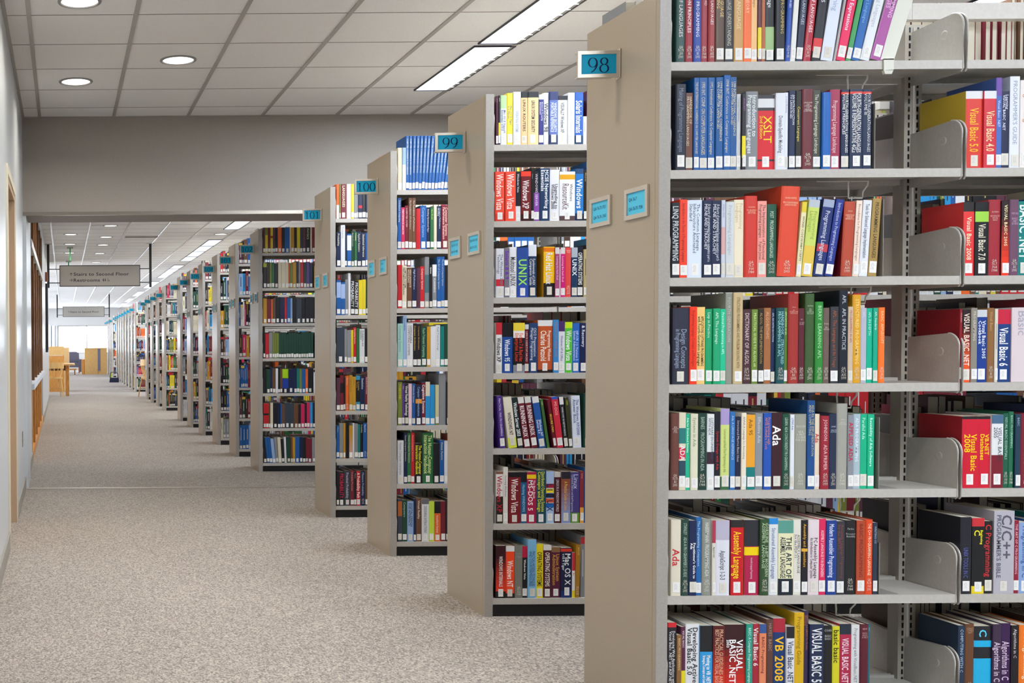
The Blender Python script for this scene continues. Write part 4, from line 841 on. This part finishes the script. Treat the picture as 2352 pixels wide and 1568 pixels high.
# ------------------------------------------------------------------ lamps on the ceiling
nn = {}
for tx, a, b in TROFFERS:
    if a < 2.5: where = 'behind the viewer'
    row = 'near the stack ends' if tx < 3 else 'deeper over the stacks'
    key = (tx, a > 9); nn[key] = nn.get(key, 0) + 1
    room = 'beyond the header wall' if a > 9 else 'before the header wall'
    o = empty('ceiling_light', (tx, a, CEIL), f'long white fluorescent ceiling light, {ORD[nn[key] - 1]} {room}, {row}', 'ceiling light', 'fluorescent lights in the ceiling')
    L = b - a; w = .125
    g = G()
    for x0, x1 in ((-w - .008, -w), (w, w + .008)): g.box(x0, 0, -.012, x1, L, -.0005, '#26262c')
    g.box(-w, 0, -.012, w, .008, -.0005, '#3a3a44'); g.box(-w, L - .008, -.012, w, L, -.0005, '#3a3a44')
    g.obj('light_frame', M_PLAIN, o)
    g = G(); g.box(-w, .008, -.006, w, L - .008, -.0006)
    n = int(L / .1)
    for i in range(1, n): g.box(-w, i * L / n - .003, -.009, w, i * L / n + .003, -.006)
    g.obj('diffuser', M_LOUV if a > 9 else M_DIFF, o, False)
for i, (dx, dy) in enumerate(DOWN):
    if dy < 5.6: lab = f'round recessed downlight overhead, {ORD[i - 3 if i > 2 else 0]} nearest the viewer'
    elif i < 3: lab = ('round downlight cut by the top edge of the photo', 'round downlight near the middle of the ceiling tiles', 'round downlight closest to the header wall')[i]
    else: lab = f'round downlight beyond the header wall, {ORD[i - 8]} of the far ones' 
    o = empty('downlight', (dx, dy, CEIL), lab, 'ceiling light', 'round downlights over the aisle')
    g = G(); n = 28
    for k_ in range(n):
        a0, a1 = 2 * math.pi * k_ / n, 2 * math.pi * (k_ + 1) / n
        for (r0, z0), (r1, z1) in zip([(.122, -.0005), (.120, -.006), (.104, -.008)], [(.120, -.006), (.104, -.008), (.100, -.001)]):
            g.quad([(r0 * math.cos(a0), r0 * math.sin(a0), z0), (r0 * math.cos(a1), r0 * math.sin(a1), z0), (r1 * math.cos(a1), r1 * math.sin(a1), z1), (r1 * math.cos(a0), r1 * math.sin(a0), z1)], '#8c8a88')
    g.obj('trim_ring', M_PLAIN, o)
    g = G(); g.quad([(.103 * math.cos(2 * math.pi * k_ / n), .103 * math.sin(2 * math.pi * k_ / n), -.0016) for k_ in range(n)][::-1]); g.obj('lamp_lens', M_DOWN, o, False)
# air diffuser
g = G(); g.box(0, 0, -.006, .6, .30, -.0003, '#d8d5cf')
for i in range(7): g.box(.02, .02 + i * .038, -.012, .58, .03 + i * .038, -.006, '#a09c94')
tag(g.obj('air_vent', M_PLAIN, None, True, (1.06, 18.95, CEIL)), 'slotted grey air vent in the ceiling beyond the header wall', 'vent')
# exit sign seen edge-on
for ey, lab in ((21.0, 'nearer green exit sign hanging edge-on from the ceiling of the far room'), (24.4, 'farther green exit sign hanging behind the stairs sign')):
    ex = empty('exit_sign', (.135 if ey < 22 else .12, ey, CEIL), lab, 'sign', 'exit signs')
    g = G(); g.box(-.06, -.04, -.035, .06, .04, -.001, '#d8dadc'); g.obj('canopy', M_PLAIN, ex)
    g = G(); g.box(-.012, -.15, -.26, .012, .15, -.036, '#18b860')
    v, f, tw, lo, hi = text_geo('EXIT')
    put_text(g, 'EXIT', lambda a, b: (-.0125, .12 - a, -.22 + b), .24 / tw, .19, '#f4fff8')
    put_text(g, 'EXIT', lambda a, b: (.0125, -.12 + a, -.22 + b), .24 / tw, .19, '#f4fff8')
    g.obj('sign_face', mat('exit_green', attr=True, rough=.4), ex)

# ------------------------------------------------------------------ hanging direction signs
def hang_sign(y, x0, x1, px0, px1, z0, z1, lines, lab, th, icons=False):
    r = empty('hanging_sign', ((x0 + x1) / 2, y, CEIL), lab, 'sign'); cx = (x0 + x1) / 2
    for x in (px0, px1):
        g = G(); g.box(x - cx - .022, -.022, z0 - CEIL - .02, x - cx + .022, .022, 0, '#17181a'); g.box(x - cx - .07, -.07, -.008, x - cx + .07, .07, -.0005, '#b8b4ac'); g.obj('hanger_post', M_PLAIN, r)
    for z in (z0 + .07, z1 - .07):
        g = G(); g.box(px0 - cx + .022, -.008, z - CEIL - .008, x0 - cx, .008, z - CEIL + .008, '#17181a'); g.box(x1 - cx, -.008, z - CEIL - .008, px1 - cx - .022, .008, z - CEIL + .008, '#17181a'); g.obj('cross_bar', M_PLAIN, r)
    g = G(); g.box(x0 - cx, -.014, z0 - CEIL, x1 - cx, .014, z1 - CEIL, '#1a1b1d'); g.obj('sign_frame', M_PLAIN, r)
    g = G(); g.box(x0 - cx + .014, -.018, z0 - CEIL + .014, x1 - cx - .014, -.0142, z1 - CEIL - .014, '#a09a92')
    W_ = x1 - x0; yy = -.0186; ink = '#26262a'
    for (fx, zt, s, ar) in lines:
        v, f, tw, lo, hi = text_geo(s, 2)
        X0 = x0 - cx + fx * W_; Z0 = zt - CEIL; X = X0 + th * 1.25
        v, f, tw, lo, hi = text_geo(s, 2, True)
        put_text(g, s, lambda a, b: (X + a, yy, Z0 + b), th * 1.76, th * 1.38, ink, 2, True)
        q = th * .95; t = th * .13
        def A(a, b): return (X0 + (a if ar == 'u' else b) * q, yy, Z0 + (b if ar == 'u' else 1 - a) * q)
        for P in ([(.43, 0), (.57, 0), (.57, .95), (.43, .95)], [(.5, 1.0), (.5, .82), (.12, .45), (.02, .55)], [(.5, 1.0), (.98, .55), (.88, .45), (.5, .82)]): g.quad([A(a, b) for a, b in P], lin(ink))
        if icons and s == 'Restrooms':
            xi = X + tw * th * 1.76 + th * .9
            for j in (0, 1):
                bx = xi + j * th * .62
                g.quad([(bx + .0 * th, yy, Z0 + th * .1), (bx + .3 * th, yy, Z0 + th * .1), (bx + .26 * th, yy, Z0 + th * .78), (bx + .04 * th, yy, Z0 + th * .78)] if j else [(bx + .08 * th, yy, Z0), (bx + .22 * th, yy, Z0), (bx + .36 * th, yy, Z0 + th * .5), (bx + .22 * th, yy, Z0 + th * .78), (bx + .08 * th, yy, Z0 + th * .78), (bx - .06 * th, yy, Z0 + th * .5)], lin(ink))
                g.quad([(bx + .15 * th + .1 * th * math.cos(a_ * math.pi / 4), yy, Z0 + .93 * th + .1 * th * math.sin(a_ * math.pi / 4)) for a_ in range(8)], lin(ink))
            g.quad([(xi + .43 * th, yy, Z0), (xi + .46 * th, yy, Z0), (xi + .46 * th, yy, Z0 + th), (xi + .43 * th, yy, Z0 + th)], lin(ink))
            wx = xi + th * 1.35
            nib(g, arc(.3, .3, .26, .28, 110, 380, 18), lambda a, b: (wx + a * th, yy, Z0 + b * th), .09, .09, ink)
            nib(g, [(.25, .9), (.25, .45), (.6, .45), (.8, .08)], lambda a, b: (wx + a * th, yy, Z0 + b * th), .09, .09, ink)
            g.quad([(wx + .25 * th + .09 * th * math.cos(a_ * math.pi / 4), yy, Z0 + .98 * th + .09 * th * math.sin(a_ * math.pi / 4)) for a_ in range(8)], lin(ink))
    g.obj('sign_board', M_PLAIN, r)
def at(px, py, Y): return ray(px, py, Y)
YS = 20.4
x0, z1 = at(136.5, 609.5, YS); x1, z0 = at(322, 657, YS); p0, _q = at(111, 640, YS); p1, _q = at(345.5, 640, YS)
zl1 = at(160, 633.3, YS)[1]; zl2 = at(160, 647, YS)[1]
hang_sign(YS, x0, x1, p0, p1, z0, z1, [(.125, zl1, 'Stairs to Second Floor', 'u'), (.125, zl2, 'Restrooms', 'r')], 'grey hanging sign reading Stairs to Second Floor and Restrooms', .060, True)
YS = 40.5
x0, z1 = at(144, 704, YS); x1, z0 = at(240, 727, YS); p0, _q = at(131.5, 715, YS); p1, _q = at(251, 715, YS); zl = at(160, 718, YS)[1]
hang_sign(YS, x0, x1, p0, p1, z0, z1, [(.13, zl, 'Stairs to Second Floor', 'u')], 'smaller farther hanging sign reading only Stairs to Second Floor', .062)

# ------------------------------------------------------------------ furniture at the far end
def wood_chair(x, y, rz, lab, tall=.80):
    r = empty('wooden_chair', (x, y, 0), lab, 'chair', rz=rz)
    g = G(); pts = [(.23 * math.cos(t) * (1 if math.sin(t) < 0 else .95), .22 * math.sin(t)) for t in [2 * math.pi * i / 20 for i in range(20)]]
    g.prism(pts, .42, .455, 'z'); g.obj('seat', M_WOODL, r, False)
    for sx in (-1, 1):
        for sy in (-1, 1):
            g = G(); g.tube([(sx * .15, sy * .14, .425), (sx * .185, sy * .18, .22), (sx * .21, sy * .21, 0)], .019, 8, r1=.013); g.obj('leg', M_WOODL, r, False)
        g = G(); g.tube([(sx * .185, -.18, .2), (sx * .185, .18, .2)], .010, 6); g.obj('stretcher', M_WOODL, r, False)
    g = G(); g.tube([(-.185, 0, .2), (.185, 0, .2)], .010, 6); g.obj('stretcher', M_WOODL, r, False)
    n = 14; top = G(); pr = []
    for i in range(n + 1):
        t = math.radians(180 + 180 * i / n); pr.append((.25 * math.cos(t), -.03 + .20 * math.sin(t)))
    for (a, b), (c, d) in zip(pr, pr[1:]):
        ia, ib, ic, id_ = a * .87, b * .87, c * .87, d * .87
        for q in ([(a, b, tall - .14), (c, d, tall - .14), (c, d, tall), (a, b, tall)], [(ia, ib, tall - .14), (ia, ib, tall), (ic, id_, tall), (ic, id_, tall - .14)], [(a, b, tall), (c, d, tall), (ic, id_, tall), (ia, ib, tall)], [(a, b, tall - .14), (ia, ib, tall - .14), (ic, id_, tall - .14), (c, d, tall - .14)]): top.quad(q)
    top.obj('back_rail', M_WOODL, r, False)
    for i in range(7):
        t = math.radians(200 + 140 * i / 6); g = G(); g.tube([(.17 * math.cos(t), .15 * math.sin(t), .45), (.235 * math.cos(t), -.03 + .19 * math.sin(t), tall - .13)], .011, 6); g.obj('spindle', M_WOODL, r, False)
    for sx in (-1, 1):
        g = G(); g.tube([(sx * .235, -.03, tall - .1), (sx * .24, .10, tall - .14), (sx * .22, .16, tall - .16)], .018, 8); g.tube([(sx * .2, .12, .45), (sx * .23, .12, tall - .15)], .012, 6); g.obj('arm', M_WOODL, r, False)
    return r
wood_chair(-.25, 25.45, math.radians(8), 'light wooden armchair at the left beside the table', .80)
wood_chair(1.99, 25.2, math.radians(-70), 'light wooden chair half hidden by the last panel before the gap', .86)
tb = empty('reading_table', (-.35, 26.32, 0), 'oak reading table with a pale top behind the wooden armchair', 'table')
g = G(); pts = []
for cx, cy, a0 in ((.52, .52, 0), (-.52, .52, 90), (-.52, -.52, 180), (.52, -.52, 270)): pts += arc(cx, cy, .09, .09, a0, a0 + 90, 5)
g.prism([(a, b) for a, b in pts], .725, .762, 'z'); g.obj('table_top', M_WOODL, tb, False)
g = G(); g.box(-.46, -.46, .60, .46, -.43, .725); g.box(-.46, .43, .60, .46, .46, .725); g.box(-.46, -.43, .60, -.43, .43, .725); g.box(.43, -.43, .60, .46, .43, .725); g.obj('apron', M_WOODD, tb, False)
for sx in (-1, 1):
    for sy in (-1, 1):
        g = G(); g.box(sx * .43 - .04, sy * .43 - .04, 0, sx * .43 + .04, sy * .43 + .04, .725); g.obj('leg', M_WOOD, tb, False)
# study carrel left
cr = empty('study_carrel', (-.65, 28.3, 0), 'tall oak study carrel behind the reading table at left', 'carrel')
g = G(); g.box(-.65, 0, 0, .66, .035, .62); g.box(-.65, 0, .625, .66, .035, .93); g.obj('front_panel', M_WOOD, cr, False)
g = G(); g.box(-.65, 0, .94, .66, .035, 1.17); g.obj('upper_panel', M_WOODL, cr, False)
g = G(); g.prism([(.66, 0), (.80, .8), (.76, .82), (.62, .04)], 0, 1.14, 'z'); g.obj('side_panel', M_WOODL, cr, False)
g = G(); g.box(-.65, .04, .70, .60, .70, .73); g.obj('desk_top', M_WOODL, cr, False)
# service desk at the far end
sd = empty('service_desk', (1.36, 45.0, 0), 'light oak cabinet desk with a grey strip far down the aisle', 'desk')
g = G(); g.box(-.50, 0, 0, .03, .8, 1.06); g.box(.15, 0, 0, .42, .8, 1.06); g.box(.03, .02, 0, .15, .8, 1.06); g.obj('body', M_WOODL, sd, False)
g = G(); g.box(.032, .005, .15, .148, .02, 1.05, '#77748a'); g.obj('grey_strip', M_PLAIN, sd)
g = G(); g.box(-.51, -.01, .90, .03, .0, .91); g.box(.15, -.01, .90, .43, 0, .91); g.box(-.52, -.015, 1.06, .44, .82, 1.085); g.obj('top', M_WOODL, sd, False)
g = G(); g.box(-.62, .1, 0, -.51, .75, .62); g.obj('side_shelf', M_WOOD, sd, False)
# armchair in the middle distance
ac = empty('armchair', (.32, 47.5, 0), 'dark patterned low armchair standing far off in front of the window', 'armchair')
g = G(); g.box(-.36, -.3, .25, .36, .35, .45, '#5a5766'); g.obj('seat', M_PLAIN, ac)
g = G(); g.prism([(-.36, .40), (.36, .40), (.34, .86), (.24, .92), (-.24, .92), (-.34, .86)], .28, .38, 'y', '#625f70'); g.obj('backrest', M_PLAIN, ac)
for sx in (-1, 1):
    g = G(); g.box(sx * .40 - .05, -.32, .05, sx * .40 + .05, .36, .60, '#55525f'); g.obj('armrest', M_PLAIN, ac)
    g = G(); g.box(sx * .34 - .03, -.28, 0, sx * .34 + .03, -.22, .25, '#b06a40'); g.obj('leg', M_PLAIN, ac)
lt = empty('low_table', (.18, 44.4, 0), 'low reddish wooden table in front of the dark armchair', 'table')
g = G(); g.box(-.30, -.2, .20, .34, .2, .26); g.obj('table_top', M_WOOD, lt, False)
for sx in (-1, 1): g = G(); g.box(sx * .26 - .02, -.18, 0, sx * .26 + .02, .18, .20); g.obj('leg', M_WOODD, lt, False)
# tote bag on the floor
bgx, bgz = at(262, 878, 35.2)
tt = empty('tote_bag', (bgx, 35.2, 0), 'navy tote bag on the carpet against the far stack ends', 'bag')
g = G(); g.prism([(-.155, 0), (.155, 0), (.15, .15), (-.13, .15)], -.07, .07, 'y', '#1a2142'); g.obj('body', M_PLAIN, tt)
for yy in (-.05, .05):
    g = G(); g.tube([(-.13, yy, .14), (-.12, yy, .30), (-.06, yy, .33), (.07, yy, .33), (.12, yy, .28), (.14, yy, .14)], .011, 6, '#16182a'); g.obj('handle', M_PLAIN, tt)
g = G(); g.box(-.122, -.030, .152, -.07, .020, .31, '#c8dc2c')
tag(g.obj('notebook', M_PLAIN, None, True, (bgx, 35.2, 0)), 'lime green notebook sticking out of the navy tote bag', 'notebook')
# fire cabinet and sign on the left wall
cb = empty('wall_cabinet', (XL, 20.4, 1.35), 'black tall wall cabinet on the pillar after the oak screen', 'cabinet')
g = G(); g.box(.001, -.25, -.28, .04, .25, .98, '#1b1c22'); g.obj('body', M_PLAIN, cb)
g = G(); g.box(.041, -.21, -.24, .046, .21, .94, '#2a2d38'); g.obj('door', M_PLAIN, cb)
g = G(); g.box(.001, -.12, 0, .05, .12, .16, '#7a4630'); tag(g.obj('wall_plaque', M_PLAIN, None, True, (XL, 20.0, 2.36)), 'small brown plaque above the black wall cabinet', 'plaque')

o = STUFF.obj('library_books', M_COVER, None, True)
tag(o, 'the many other library books filling the stacks behind and beyond', 'books', None, 'stuff')
